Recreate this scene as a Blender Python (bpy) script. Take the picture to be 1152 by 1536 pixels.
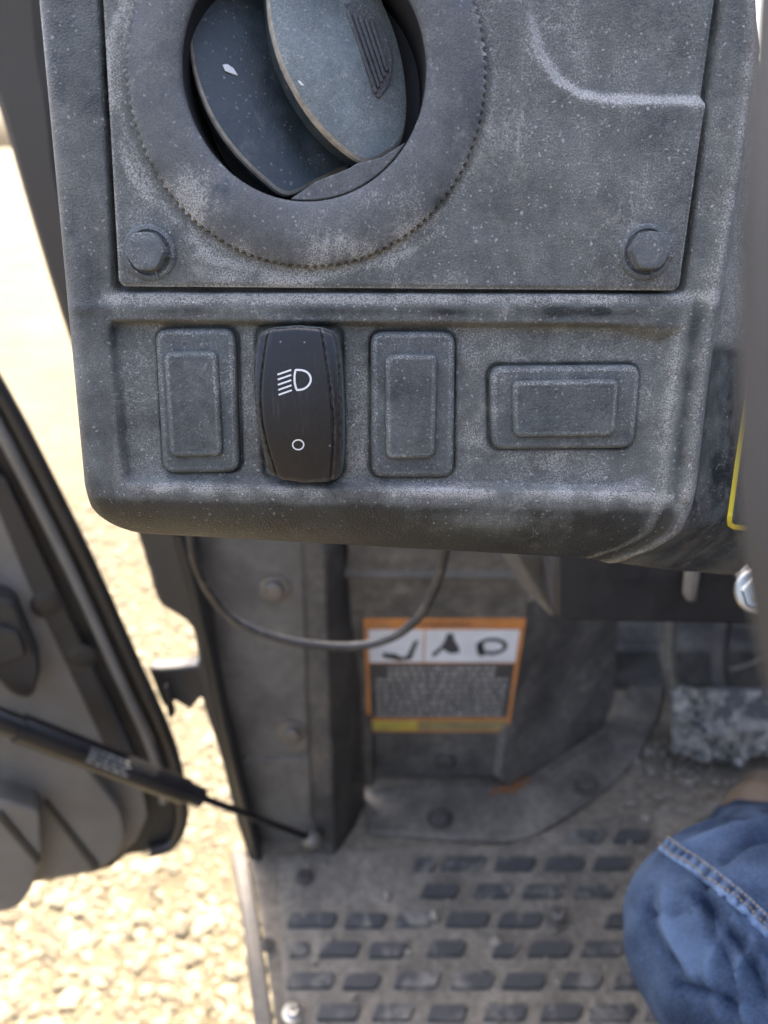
import bpy, bmesh, math, random
import numpy as np
from mathutils import Vector, Matrix, noise
from mathutils.bvhtree import BVHTree

random.seed(7); rng = np.random.default_rng(7)
SC = bpy.context.scene
COL = SC.collection
for o in list(bpy.data.objects): bpy.data.objects.remove(o)

# ------------------------------------------------------------------ camera
F = 1150.0                                   # focal length in pixels of the 1152x1536 photograph
PITCH = math.radians(26.0)
CAM = np.array([0.0, 0.0, 0.80])
RGT = np.array([1.0, 0, 0])
UPV = np.array([0, math.sin(PITCH), math.cos(PITCH)])
FWD = np.array([0, math.cos(PITCH), -math.sin(PITCH)])
cd = bpy.data.cameras.new('camera'); cam = bpy.data.objects.new('camera', cd); COL.objects.link(cam)
cam.location = CAM; cam.rotation_euler = (math.pi/2 - PITCH, 0, 0)
cd.sensor_fit = 'VERTICAL'; cd.sensor_height = 36.0; cd.sensor_width = 27.0
cd.lens = F/1536*36; cd.clip_start = 0.01; cd.clip_end = 2000
cd.dof.use_dof = True; cd.dof.focus_distance = 0.243; cd.dof.aperture_fstop = 9.5
SC.camera = cam
SC.render.resolution_x = 768; SC.render.resolution_y = 1024

# ------------------------------------------------------------------ light
SUN_EL, SUN_AZ = math.radians(57), math.radians(-6)     # azimuth from +Y, negative = towards -X
world = bpy.data.worlds.new('World'); SC.world = world; world.use_nodes = True
wn = world.node_tree
for n in list(wn.nodes): wn.nodes.remove(n)
wo = wn.nodes.new('ShaderNodeOutputWorld'); wb = wn.nodes.new('ShaderNodeBackground'); ws = wn.nodes.new('ShaderNodeTexSky')
ws.sky_type = 'NISHITA'; ws.sun_disc = False; ws.sun_elevation = SUN_EL; ws.sun_rotation = SUN_AZ
ws.dust_density = 6.5; ws.air_density = 0.72; ws.ozone_density = 0.7
wb.inputs[1].default_value = 0.15
wn.links.new(ws.outputs[0], wb.inputs[0]); wn.links.new(wb.outputs[0], wo.inputs[0])
sd = bpy.data.lights.new('sun', 'SUN'); sd.energy = 2.2; sd.angle = math.radians(0.5); sd.color = (1.0, 0.90, 0.74)
sun = bpy.data.objects.new('sun', sd); COL.objects.link(sun)
sdir = Vector((math.sin(SUN_AZ)*math.cos(SUN_EL), math.cos(SUN_AZ)*math.cos(SUN_EL), math.sin(SUN_EL)))
sun.rotation_euler = (-sdir).to_track_quat('-Z', 'Y').to_euler(); sun.location = (0, 0, 6)
SC.view_settings.view_transform = 'Standard'; SC.view_settings.look = 'None'
SC.view_settings.gamma = 1.0; SC.view_settings.use_curve_mapping = False
SC.view_settings.exposure = 3.1

# ------------------------------------------------------------------ pixel -> world
def raydir(px, py):
    x = (np.asarray(px, float)-576)/F; y = -(np.asarray(py, float)-768)/F
    return x[..., None]*RGT + y[..., None]*UPV + FWD
def hit(px, py, p0, n):
    d = raydir(px, py); p0 = np.asarray(p0, float); n = np.asarray(n, float)
    t = ((p0-CAM)@n)/(d@n)
    return CAM + t[..., None]*d
def atz(px, py, z): return hit(px, py, (0, 0, z), (0, 0, 1.0))
def aty(px, py, y): return hit(px, py, (0, y, 0), (0, 1.0, 0))

# ------------------------------------------------------------------ scene helpers
def link(o, parent=None):
    COL.objects.link(o)
    if parent is not None: o.parent = parent
    return o
def tag(o, label=None, cat=None, group=None, kind=None):
    if label: o['label'] = label
    if cat: o['category'] = cat
    if group: o['group'] = group
    if kind: o['kind'] = kind
    return o
def thing(name, label, cat, loc=(0, 0, 0), group=None):
    o = bpy.data.objects.new(name, None); o.location = loc; o.empty_display_size = 0.02
    link(o); return tag(o, label, cat, group)
def origin_of(parent):
    v = Vector((0, 0, 0))
    while parent is not None:
        v += parent.location; parent = parent.parent
    return np.array(v)
def mesh(name, verts, faces, mat, parent=None, smooth=35, local=False, bevel=0, seg=2):
    verts = np.asarray(verts, float)
    if parent is not None and not local: verts = verts - origin_of(parent)
    me = bpy.data.meshes.new(name); me.from_pydata(verts.tolist(), [], [list(map(int, f)) for f in faces]); me.update()
    if smooth:
        me.shade_smooth()
        if smooth < 180: me.set_sharp_from_angle(angle=math.radians(smooth))
    if mat: me.materials.append(mat)
    o = bpy.data.objects.new(name, me); link(o, parent)
    if bevel:
        b = o.modifiers.new('bevel', 'BEVEL'); b.width = bevel; b.segments = seg; b.limit_method = 'ANGLE'; b.angle_limit = math.radians(40)
    return o
def from_bm(name, bm, mat, parent=None, smooth=35, bevel=0):
    v = [tuple(x.co) for x in bm.verts]; bm.verts.index_update()
    f = [[q.index for q in x.verts] for x in bm.faces]; bm.free()
    return mesh(name, v, f, mat, parent, smooth, bevel=bevel)
def gridfaces(nr, nc, keep=None, wrapc=False):
    r = np.arange(nr-1)[:, None]; c = np.arange(nc if wrapc else nc-1)[None, :]
    c2 = (c+1) % nc
    f = np.stack(np.broadcast_arrays(r*nc+c, r*nc+c2, (r+1)*nc+c2, (r+1)*nc+c), -1).reshape(-1, 4)
    if keep is not None: f = f[keep.reshape(-1)]
    return f
def slab_vf(pts, n, th, towards=False):
    """pts: ordered polygon (N,3) on a plane with unit normal n facing the camera; extruded th away."""
    pts = np.asarray(pts, float); n = np.asarray(n, float); n = n/np.linalg.norm(n)
    N = len(pts)
    a = np.zeros(3)
    for i in range(N): a += np.cross(pts[i], pts[(i+1) % N])
    if a@n < 0: pts = pts[::-1]
    v = np.vstack([pts, pts-n*th])
    f = [list(range(N)), list(range(2*N-1, N-1, -1))]
    for i in range(N):
        j = (i+1) % N; f.append([i, N+i, N+j, j])
    return v, f
def slab(name, poly, p0, n, th, mat, parent=None, bevel=0.0, off=0.0, smooth=30):
    n = np.asarray(n, float); n = n/np.linalg.norm(n)
    if (CAM-np.asarray(p0, float))@n < 0: n = -n
    poly = np.asarray(poly, float); pts = hit(poly[:, 0], poly[:, 1], np.asarray(p0, float)+n*off, n)
    v, f = slab_vf(pts, n, th)
    return mesh(name, v, f, mat, parent, smooth, bevel=bevel)
def box_vf(c, s, R=None):
    c = np.asarray(c, float); s = np.asarray(s, float)/2
    v = np.array([[x, y, z] for x in (-1, 1) for y in (-1, 1) for z in (-1, 1)])*s
    if R is not None: v = v@np.asarray(R).T
    return v+c, [[0, 1, 3, 2], [4, 6, 7, 5], [0, 4, 5, 1], [2, 3, 7, 6], [0, 2, 6, 4], [1, 5, 7, 3]]
def box(name, lo, hi, mat, parent=None, bevel=0.0, smooth=30):
    lo = np.array(lo, float); hi = np.array(hi, float)
    v, f = box_vf((lo+hi)/2, hi-lo); return mesh(name, v, f, mat, parent, smooth, bevel=bevel)
def smoothpath(P, n=8):
    P = np.asarray(P, float); Q = np.vstack([2*P[0]-P[1], P, 2*P[-1]-P[-2]]); out = []
    for i in range(1, len(Q)-2):
        for t in np.linspace(0, 1, n, endpoint=False):
            a, b, c, d = Q[i-1], Q[i], Q[i+1], Q[i+2]
            out.append(.5*(2*b+(c-a)*t+(2*a-5*b+4*c-d)*t*t+(3*b-a-3*c+d)*t**3))
    out.append(P[-1]); return np.array(out)
def tube_vf(P, rad, seg=14, cap=True):
    P = np.asarray(P, float); n = len(P); rad = np.broadcast_to(np.asarray(rad, float), (n,))
    T = np.gradient(P, axis=0); T /= np.linalg.norm(T, axis=1)[:, None]
    a = np.array([0, 0, 1.0]);
    if abs(T[0]@a) > .9: a = np.array([1.0, 0, 0])
    N = np.cross(T[0], a); N /= np.linalg.norm(N); V = []
    for i in range(n):
        N = N - (N@T[i])*T[i]; N /= np.linalg.norm(N); B = np.cross(T[i], N)
        th = np.linspace(0, 2*math.pi, seg, endpoint=False)[:, None]
        V.append(P[i]+rad[i]*(np.cos(th)*N+np.sin(th)*B))
    V = np.vstack(V); f = gridfaces(n, seg, wrapc=True).tolist()
    if cap: f.append(list(range(seg))[::-1]); f.append(list(range((n-1)*seg, n*seg)))
    return V, f
def tube(name, P, rad, mat, parent=None, seg=14, smooth=60):
    v, f = tube_vf(P, rad, seg); return mesh(name, v, f, mat, parent, smooth)
def join(parts):
    V, Fc, k = [], [], 0
    for v, f in parts:
        v = np.asarray(v, float); V.append(v); Fc += [[int(i)+k for i in q] for q in f]; k += len(v)
    return np.vstack(V), Fc
def lathe_vf(prof, seg=32, c=(0, 0, 0), axis='Z', R=None):
    """prof: list of (r,h). closed with caps where r>0 at the ends"""
    prof = np.asarray(prof, float); th = np.linspace(0, 2*math.pi, seg, endpoint=False)
    V = np.stack([prof[:, 0][:, None]*np.cos(th), prof[:, 0][:, None]*np.sin(th), np.broadcast_to(prof[:, 1][:, None], (len(prof), seg))], -1).reshape(-1, 3)
    f = gridfaces(len(prof), seg, wrapc=True).tolist()
    f.append(list(range(seg))[::-1]); f.append(list(range((len(prof)-1)*seg, len(prof)*seg)))
    if R is not None: V = V@np.asarray(R).T
    return V+np.asarray(c, float), f
def frame_z(n):
    """3x3 with columns x,y,z where z = n"""
    n = np.asarray(n, float); n = n/np.linalg.norm(n); a = np.array([0, 0, 1.0]) if abs(n[2]) < .9 else np.array([1.0, 0, 0])
    x = np.cross(a, n); x /= np.linalg.norm(x); return np.stack([x, np.cross(n, x), n], 1)
def sstep(a, b, x):
    t = np.clip((x-a)/(b-a), 0, 1); return t*t*(3-2*t)

# ------------------------------------------------------------------ materials
class NB:
    def __init__(s, name):
        s.m = bpy.data.materials.new(name); s.m.use_nodes = True; s.t = s.m.node_tree; s.N = s.t.nodes
        s.bsdf = s.N['Principled BSDF']; s.co = s.N.new('ShaderNodeTexCoord').outputs['Object']
    def L(s, a, b): s.t.links.new(a, b)
    def val(s, sock, v):
        if isinstance(v, bpy.types.NodeSocket): s.L(v, sock)
        else: sock.default_value = v
    def noise(s, scale, detail=4, rough=.55, dist=0, vec=None, out='Fac'):
        n = s.N.new('ShaderNodeTexNoise'); n.inputs['Scale'].default_value = scale; n.inputs['Detail'].default_value = detail
        n.inputs['Roughness'].default_value = rough; n.inputs['Distortion'].default_value = dist
        s.L(vec or s.co, n.inputs['Vector']); return n.outputs[out]
    def vor(s, scale, out='Distance', rand=1.0):
        n = s.N.new('ShaderNodeTexVoronoi'); n.inputs['Scale'].default_value = scale; n.inputs['Randomness'].default_value = rand
        s.L(s.co, n.inputs['Vector']); return n
    def map(s, v, a, b, c=0.0, d=1.0, smooth=False):
        n = s.N.new('ShaderNodeMapRange'); n.clamp = True
        if smooth: n.interpolation_type = 'SMOOTHSTEP'
        s.val(n.inputs[0], v); n.inputs[1].default_value = a; n.inputs[2].default_value = b; n.inputs[3].default_value = c; n.inputs[4].default_value = d
        return n.outputs[0]
    def math(s, op, a, b=None, clamp=False):
        n = s.N.new('ShaderNodeMath'); n.operation = op; n.use_clamp = clamp
        s.val(n.inputs[0], a)
        if b is not None: s.val(n.inputs[1], b)
        return n.outputs[0]
    def mix(s, fac, a, b):
        n = s.N.new('ShaderNodeMix'); n.data_type = 'RGBA'
        s.val(n.inputs[0], fac); s.val(n.inputs[6], a if isinstance(a, bpy.types.NodeSocket) else (*a, 1)); s.val(n.inputs[7], b if isinstance(b, bpy.types.NodeSocket) else (*b, 1))
        return n.outputs[2]
    def attr(s, name):
        n = s.N.new('ShaderNodeAttribute'); n.attribute_name = name; return n.outputs['Fac']
    def scalevec(s, v):
        n = s.N.new('ShaderNodeMapping'); n.inputs['Scale'].default_value = v; s.L(s.co, n.inputs['Vector']); return n.outputs[0]
    def bump(s, h, dist, strength=1.0, prev=None):
        n = s.N.new('ShaderNodeBump'); n.inputs['Distance'].default_value = dist; n.inputs['Strength'].default_value = strength
        s.val(n.inputs['Height'], h)
        if prev is not None: s.L(prev, n.inputs['Normal'])
        return n.outputs[0]
    def done(s, col, rough=.6, spec=.5, metal=0.0, normal=None):
        s.val(s.bsdf.inputs['Base Color'], col if isinstance(col, bpy.types.NodeSocket) else (*col, 1))
        s.val(s.bsdf.inputs['Roughness'], rough); s.val(s.bsdf.inputs['Specular IOR Level'], spec); s.bsdf.inputs['Metallic'].default_value = metal
        if normal is not None: s.L(normal, s.bsdf.inputs['Normal'])
        return s.m

def dusty(name, base=(.010, .0118, .0128), dust=(.262, .258, .236), amt=.5, attr=False, speck=.75, tint=(.044, .062, .06), grain=1.0, big=28, lines=.6, rough0=.40, cakes=1.0):
    """weathered black moulded plastic with a film of pale dust, specks, tide lines"""
    b = NB(name)
    wob = b.N.new('ShaderNodeVectorMath'); wob.operation = 'MULTIPLY_ADD'; b.L(b.noise(260, 3, .6, out='Color'), wob.inputs[0]); wob.inputs[1].default_value = (.0032,)*3; b.L(b.co, wob.inputs[2]); wv = wob.outputs[0]
    n1 = b.noise(big, 9, .74, .2); n2 = b.noise(big*5.5, 8, .76, .4); n3 = b.noise(2300, 3, .7); ns = b.noise(1.0, 6, .7, vec=b.scalevec((150, 34, 60)))
    d = b.math('ADD', b.math('MULTIPLY', b.map(n1, .3, .7), .5), b.math('ADD', b.math('MULTIPLY', b.map(n2, .32, .7), .32), b.math('MULTIPLY', b.map(ns, .35, .68), .18)))
    a = b.attr('dust') if attr else amt
    k = b.math('ADD', b.math('MULTIPLY', b.math('SUBTRACT', d, .5), .62), a, True)
    k = b.map(k, .14, .86, 0, .92)
    k = b.math('MULTIPLY', k, b.map(n3, .34, .66, .22, 1.55), True)
    n4 = b.noise(62, 5, .6, .3)
    faded = b.mix(b.math('MULTIPLY', b.map(n4, .40, .68), b.map(a, .05, .4, .1, .75)), base, tint)
    col = b.mix(k, faded, dust)
    col = b.mix(b.map(k, .55, 1.0, 0, .8), col, (.37, .365, .34))
    # tide lines: thin contour lines of a noise, only in patches
    iso = b.math('ABSOLUTE', b.math('SUBTRACT', b.noise(17, 6, .66, .8), .5))
    ln = b.math('MULTIPLY', b.map(iso, 0.0, .007, 1, 0), b.map(b.noise(30, 2), .5, .6))
    col = b.mix(b.math('MULTIPLY', ln, b.math('MULTIPLY', b.map(a, .22, .45), lines)), col, (.30, .285, .25))
    # caked patches
    cake = b.math('MULTIPLY', b.map(b.noise(44, 8, .74, .6), .56, .68), b.map(b.noise(420, 4, .7), .36, .6))
    col = b.mix(b.math('MULTIPLY', cake, b.math('MULTIPLY', a, .95*cakes)), col, (.33, .31, .27))
    # fine specks of irregular shape
    def specks(scale, r0, r1, th, ch):
        v = b.vor(scale); b.L(wv, v.inputs['Vector']); r = b.N.new('ShaderNodeSeparateColor'); b.L(v.outputs['Color'], r.inputs[0])
        return b.math('MULTIPLY', b.map(v.outputs['Distance'], r0, r1, 1, 0), b.map(r.outputs[ch], th, th+.02))
    s_ = b.math('MAXIMUM', specks(380, .05, .22, .93, 0), b.math('MULTIPLY', specks(800, .15, .35, .82, 1), .65))
    s_ = b.math('MAXIMUM', s_, specks(120, .02, .085, .955, 2))
    s_ = b.math('MULTIPLY', s_, b.math('MULTIPLY', speck, b.map(a, .1, .6, .35, 1)) if attr else speck)
    col = b.mix(s_, col, (.52, .52, .5))
    nm = b.bump(b.noise(1700, 2, .5), .00042*grain, 1.0)
    nm = b.bump(b.math('ADD', k, s_), .0002, .8, nm)
    return b.done(col, b.map(k, 0, .5, rough0, .92), .42, 0, nm)

M = {}
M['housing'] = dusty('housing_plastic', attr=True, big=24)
M['plate'] = dusty('plate_plastic', attr=True, big=30, dust=(.252, .25, .23))
M['blank'] = dusty('blank_plastic', base=(.013, .0145, .016), dust=(.19, .2, .192), attr=True, big=45, speck=.5, lines=.15, cakes=.5)
M['bezel'] = dusty('bezel_plastic', base=(.017, .0195, .024), dust=(.215, .215, .205), attr=True, big=26, tint=(.046, .058, .066), speck=.55, lines=.35, grain=.5)
M['grip'] = dusty('grip_plastic', base=(.024, .026, .03), dust=(.16, .155, .15), amt=.42, big=60, speck=.3, lines=0)
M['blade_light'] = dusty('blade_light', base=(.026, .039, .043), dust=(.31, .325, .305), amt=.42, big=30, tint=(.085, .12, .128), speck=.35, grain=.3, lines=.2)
M['blade_shaded'] = dusty('blade_shaded', base=(.016, .024, .029), dust=(.13, .145, .15), amt=.22, big=25, tint=(.032, .05, .057), speck=.28, grain=.3, lines=.2)  # same blade plastic, with the lower blade's shade put into darker colours
M['bolt'] = dusty('bolt_plastic', base=(.03, .034, .037), dust=(.15, .16, .16), amt=.5, big=70, speck=.6, tint=(.1, .12, .125))
def plain(name, col, rough=.5, spec=.5, metal=0, var=.25, scale=60, bumpd=0.0, var2=None, grime=0.0):
    b = NB(name); n = b.noise(scale, 6, .62)
    c2 = var2 or tuple(min(1, x*(1+var)) for x in col); c1 = tuple(x*(1-var) for x in col)
    c = b.mix(b.map(n, .3, .7), c1, c2)
    if grime: c = b.mix(b.math('MULTIPLY', b.map(b.noise(scale*.35, 7, .68, .4), .46, .64), grime), c, (.20, .175, .14))
    nm = b.bump(b.noise(scale*6, 4), bumpd, 1.0) if bumpd else None
    return b.done(c, b.map(n, .3, .7, max(.05, rough-.1), min(1, rough+.1)), spec, metal, nm)
M['black'] = plain('black_plastic', (.012, .012, .013), .6)
M['void'] = plain('black_void', (.004, .004, .004), .9)
M['print'] = plain('white_print', (.56, .56, .54), .6, var=.06)
M['yellow'] = plain('yellow_print', (.62, .50, .04), .5, var=.1)
M['chrome'] = plain('zinc_steel', (.36, .36, .34), .34, .5, 1.0, var=.15)
M['rim_dust'] = plain('blade_rim_dust', (.27, .245, .205), .85, scale=400, var=.35)
def rocker_mat():
    b = NB('rocker_plastic')
    sc = b.noise(1.0, 5, .6, vec=b.scalevec((900, 90, 900)))
    n = b.noise(80, 5, .65)
    k = b.math('MULTIPLY', b.map(sc, .5, .75), b.map(n, .45, .7))
    c = b.mix(b.math('MULTIPLY', k, .5), (.0085, .0082, .009), (.06, .056, .052))
    v1 = b.vor(420); r1 = b.N.new('ShaderNodeSeparateColor'); b.L(v1.outputs['Color'], r1.inputs[0])
    sp = b.math('MULTIPLY', b.map(v1.outputs['Distance'], .1, .16, 1, 0), b.map(r1.outputs[0], .95, .96))
    c = b.mix(b.math('MULTIPLY', sp, .4), c, (.4, .4, .38))
    c = b.mix(b.math('MULTIPLY', b.attr('dust'), b.map(b.noise(700, 4, .7), .38, .62)), c, (.17, .165, .15))
    return b.done(c, b.map(n, .3, .7, .27, .38), .36, 0, b.bump(b.noise(2200, 2), .00008, .7))
M['rocker'] = rocker_mat()
M['rocker_edge'] = plain('rocker_edge', (.075, .095, .09), .6, scale=300, var=.3)

# ================================================================== THE DASHBOARD (local frame u right, v up along panel, w towards operator)
TILT = math.radians(13.2)
nC = np.array([0, -math.sin(TILT), -math.cos(TILT)])            # camera-frame (right, up, fwd) normal
Wn = nC[1]*UPV + nC[2]*FWD; Wn /= np.linalg.norm(Wn)
Un = RGT.copy(); Vn = np.cross(Wn, Un)
O = CAM + .24*(raydir(576., 600.))
RM = np.stack([Un, Vn, Wn], 1)                                   # local -> world
camL = RM.T@(CAM-O)
dash = thing('dashboard', 'dusty black moulded dashboard console with round air vent and switch recess', 'dashboard')
dash.matrix_world = Matrix(((*RM[0], O[0]), (*RM[1], O[1]), (*RM[2], O[2]), (0, 0, 0, 1)))
def dl(px, py, w=0.0):
    """pixel -> (u,v) where the ray meets height w"""
    d = raydir(px, py)@RM
    t = (w-camL[2])/d[..., 2]
    return camL[0]+t*d[..., 0], camL[1]+t*d[..., 1]
def dpx(u, v, w=0.0):
    P = np.stack(np.broadcast_arrays(u, v, w), -1)@RM.T + O - CAM
    z = P@FWD; return 576+F*(P@RGT)/z, 768-F*(P@UPV)/z
MM = .001
def dmesh(name, V, f, mat, parent=None, smooth=40):
    return mesh(name, V, f, mat, parent or dash, smooth, local=True)
def setdust(o, arr):
    a = o.data.attributes.new('dust', 'FLOAT', 'POINT'); a.data.foreach_set('value', np.clip(arr, 0, 1).astype(np.float32).ravel())
def polysd(px, py, poly):
    poly = np.asarray(poly, float); d = np.full(np.shape(px), 1e9); s = np.ones(np.shape(px))
    for i in range(len(poly)):
        a = poly[i]; e = poly[i-1]-a; wx = px-a[0]; wy = py-a[1]
        t = np.clip((wx*e[0]+wy*e[1])/(e@e), 0, 1)
        d = np.minimum(d, (wx-e[0]*t)**2+(wy-e[1]*t)**2)
        b_ = poly[i-1]; c1 = py >= a[1]; c2 = py < b_[1]; c3 = e[0]*wy > e[1]*wx
        flip = (c1 & c2 & c3) | (~c1 & ~c2 & ~c3); s = np.where(flip, -s, s)
    return s*np.sqrt(d)
def shrink(poly, r):
    """inset a convex polygon by r (pixels)"""
    poly = np.asarray(poly, float); N = len(poly); out = []
    ar = sum(poly[i][0]*poly[(i+1) % N][1]-poly[(i+1) % N][0]*poly[i][1] for i in range(N)); sg = 1 if ar > 0 else -1
    for i in range(N):
        a, b, c = poly[i-1], poly[i], poly[(i+1) % N]
        e1 = (b-a)/np.linalg.norm(b-a); e2 = (c-b)/np.linalg.norm(c-b)
        n1 = sg*np.array([-e1[1], e1[0]]); n2 = sg*np.array([-e2[1], e2[0]])
        m = n1+n2; out.append(b+m*r/(1+n1@n2))
    return np.array(out)
def rsd(px, py, poly, r): return polysd(px, py, shrink(poly, r))-r
def vnoise(px, py, s, seed=0):
    out = np.zeros(np.shape(px)); r = np.random.default_rng(seed)
    for o_ in range(4):
        for _ in range(3):
            a = r.uniform(0, 2*math.pi); k = 2*math.pi/s*(2**o_)*r.uniform(.7, 1.3)
            out += np.sin(k*(px*math.cos(a)+py*math.sin(a))+r.uniform(0, 6.28))/(1.7**o_)/3
    return out

VC = (460.0, 120.0)                                              # vent centre in the photo
vu, vv = dl(np.array(VC[0]), np.array(VC[1]), .002)

# ---- housing
XR_Y = [-80, 0, 30, 70, 130, 240, 400, 505, 635, 733, 808, 844, 870, 900, 960]
XR_X = [1128, 1127, 1128, 1131, 1119, 1103, 1075, 1057, 1041, 1030, 1014, 985, 958, 945, 935]
def build_housing():
    nflat = 350
    tt = np.linspace(0, 1, nflat); rollphi = np.radians(np.linspace(0, 112, 46)[1:]); ext = np.linspace(0, .05, 5)[1:]
    cfl = np.linspace(0, 1, 330); cside = np.linspace(0, 1, 70)[1:]
    lw = np.radians(np.linspace(90, 0, 14)[:-1]); nbk = 4
    # column list: (kind, value)
    cols = [('lb', x) for x in np.linspace(1, 0, nbk, endpoint=False)] + [('lw', p) for p in lw] + [('f', c) for c in cfl] + [('s', c) for c in cside] + [('rb', x) for x in np.linspace(0, 1, 6)[1:]]
    nr = nflat+len(rollphi)+len(ext); nc = len(cols)
    ROLLL = lambda x: 728+(x-130)*.021+np.clip(x-1020, 0, 400)*.36
    RR = lambda x: (20+np.clip((x-130)/870, 0, 1.1)*7.5)*MM
    U = np.zeros((nr, nc)); V = np.zeros((nr, nc)); W = np.zeros((nr, nc)); PX = np.zeros((nr, nc)); PY = np.zeros((nr, nc)); hm = np.ones((nr, nc))
    rl = 6*MM
    for j, (k, c) in enumerate(cols):
        # photo-space x of the column for each row (at w=0), first a guess of y
        def xof(y):
            xl = 58+.0897*y+23
            xr = np.interp(y, XR_Y, XR_X)
            if k in ('lb', 'lw'): return xl
            if k == 'f': return xl+(xr-xl)*c
            wid = np.interp(y, [0, 70, 300, 900], [30, 120, 270, 330])
            return xr+wid*(c if k == 's' else 1.0)
        y = -230+(728+230)*tt
        for _ in range(3): y = -230+(ROLLL(xof(y))+230)*tt
        x = xof(y)
        R = RR(x[-1])
        ye = ROLLL(x[-1])+rollphi*R/.000209
        yall = np.concatenate([y, ye, np.full(len(ext), ye[-1])])
        # keep x of rolled rows by the (curling) crest only in the 'f' columns
        xall = np.concatenate([x, xof(np.minimum(ye, 1000)), np.full(len(ext), xof(np.minimum(ye[-1], 1000)))])
        u0, v0 = dl(x, y, 0.0)
        ur, _ = dl(xall[nflat:], np.full(len(xall)-nflat, y[-1]), 0.0)
        vr = v0[-1]-R*np.sin(rollphi); wr = -R*(1-np.cos(rollphi))
        ph = rollphi[-1]
        ve = vr[-1]-ext*math.cos(ph); we = wr[-1]-ext*math.sin(ph)
        U[:, j] = np.concatenate([u0, ur]); V[:, j] = np.concatenate([v0, vr, ve]); W[:, j] = np.concatenate([np.zeros(nflat), wr, we])
        PX[:, j] = xall; PY[:, j] = yall
        if k == 'lw': U[:, j] -= rl*math.sin(c); W[:, j] -= rl*(1-math.cos(c)); hm[:, j] = math.cos(c)
        if k == 'lb': U[:, j] -= rl; W[:, j] -= rl+c*.05; hm[:, j] = 0
        if k in ('s', 'rb'):
            kk = np.interp(yall, [-240, 20, 70, 140, 300, 480, 560, 1000], [2.6, 2.6, 1.5, 1.15, .85, .72, .82, .85])
            dx = (xall-np.interp(yall, XR_Y, XR_X))*.000209
            W[:, j] -= kk*dx*sstep(0, .006, dx)
            if k == 'rb': W[:, j] -= .04*c; hm[:, j] = 0
    # rounded lower-left corner
    Rc = 13*MM
    uL = U[:, 0:1]; vB = V.min(axis=0)[None, :]
    x = (uL+Rc-U)/Rc; y = (vB+Rc-V)/Rc
    m = (x > 0) & (y > 0); x = np.clip(x, 0, 1); y = np.clip(y, 0, 1)
    U = np.where(m, uL+Rc-Rc*x*np.sqrt(1-y*y/2), U); V = np.where(m, vB+Rc-Rc*y*np.sqrt(1-x*x/2), V)
    # relief
    px, py = PX, PY
    xr = np.interp(py, XR_Y, XR_X)
    rec = [(163, 480), (1032, 487), (993, 741), (184, 725)]
    s = rsd(px, py, rec, 14)
    wid = 8+26*sstep(900, 1010, px)
    H = -4.2*(1-sstep(-wid, 2, s))
    H += 0.5*np.exp(-((py-462)/12)**2)*(px < 1040)
    pk = [(140, -205), (1108, -205), (1086, 0), (1066, 150), (1028, 440), (170, 438)]
    sp = rsd(px, py, pk, 10)
    H += -5.5*(1-sstep(-5, 3, sp))
    H += 2.6*np.exp(-((px-xr)/15)**2)*sstep(60, 250, py)
    # the clear hollow on the side face that carries the decal
    hol = (px-xr > 0)*sstep(10, 26, px-xr)*sstep(500, 540, py+.12*(px-1060)-.0022*(px-1060)**2)
    H += -1.2*hol
    H += .12*vnoise(px, py, 240, 3)
    crev = np.zeros(px.shape)
    for q in ([(231, 493), (352, 492), (359, 709), (243, 711)], [(556, 497), (683, 497), (681, 717), (556, 717)], [(735, 549), (963, 547), (953, 673), (737, 675)], [(381, 489), (512, 489), (514, 722), (395, 722)]):
        crev = np.maximum(crev, np.exp(-(rsd(px, py, q, 15)/3.2)**2))
    H -= 1.4*crev
    W = W + H*MM*hm*np.where(py > ROLLL(px)+5, .6, 1)
    # dust, with bottom-roll shade and crest highlight put into it
    n = vnoise(px, py, 130, 5)
    D = np.full(px.shape, .40)+.06*n
    D = np.where(s < -6, .50+.11*n, D)
    D += .50*np.exp(-((py-447)/10)**2)*(px > 150)*(1+.5*n)
    D += .62*np.exp(-((py-(731+.018*(px-180)))/8)**2)*sstep(170, 260, px)*(px < 1010)*(.6+.6*n)
    D -= .30*sstep(740, 756, py-.02*px)*(px < xr)*(1+.2*n)  # cleaner bottom roll; dust cut further to paint its downward-facing shade
    D += .28*np.exp(-((px-735)/95)**2-((py-785)/26)**2)
    D -= .35*np.exp(-((px-835)/26)**2-((py-466)/10)**2)+.3*np.exp(-((px-898)/24)**2-((py-468)/9)**2)
    D -= .20*np.exp(-((py-466)/9)**2)*sstep(150, 260, px)*(.5+n)
    D += .25*np.exp(-((px-xr)/11)**2)+.25*np.exp(-((px-xr+36)/8)**2)*sstep(420, 500, py)-.2*np.exp(-((px-xr+18)/7)**2)*sstep(420, 500, py)  # worn crest lines, made paler to paint the ridge highlight
    D -= .3*crev
    D = np.where(px > xr+9, (.60-.36*sstep(.15, .95, hol))*(1+.1*n), D)
    D += np.where((px < 170), -.10, 0)
    bk = np.array([.06, .03, .004])[:, None]
    U = np.vstack([U[:1]]*3+[U]); V = np.vstack([V[:1]]*2+[V[:1]+.001]+[V]); W = np.vstack([W[:1]-bk, W]); D = np.vstack([D[:1]]*3+[D]); nr += 3
    cut = np.hypot(U-vu, V-vv) < 44*MM
    keep = ~(cut[:-1, :-1] | cut[1:, 1:] | cut[:-1, 1:] | cut[1:, :-1])
    Vt = np.stack([U, V, W], -1).reshape(-1, 3)
    fc = gridfaces(nr, nc, keep)[:, ::-1]
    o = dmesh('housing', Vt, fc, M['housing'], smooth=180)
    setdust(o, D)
    bv = BVHTree.FromPolygons([tuple(v) for v in Vt], [tuple(int(i) for i in f) for f in fc])
    return o, bv
housing, housing_bvh = build_housing()
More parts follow.
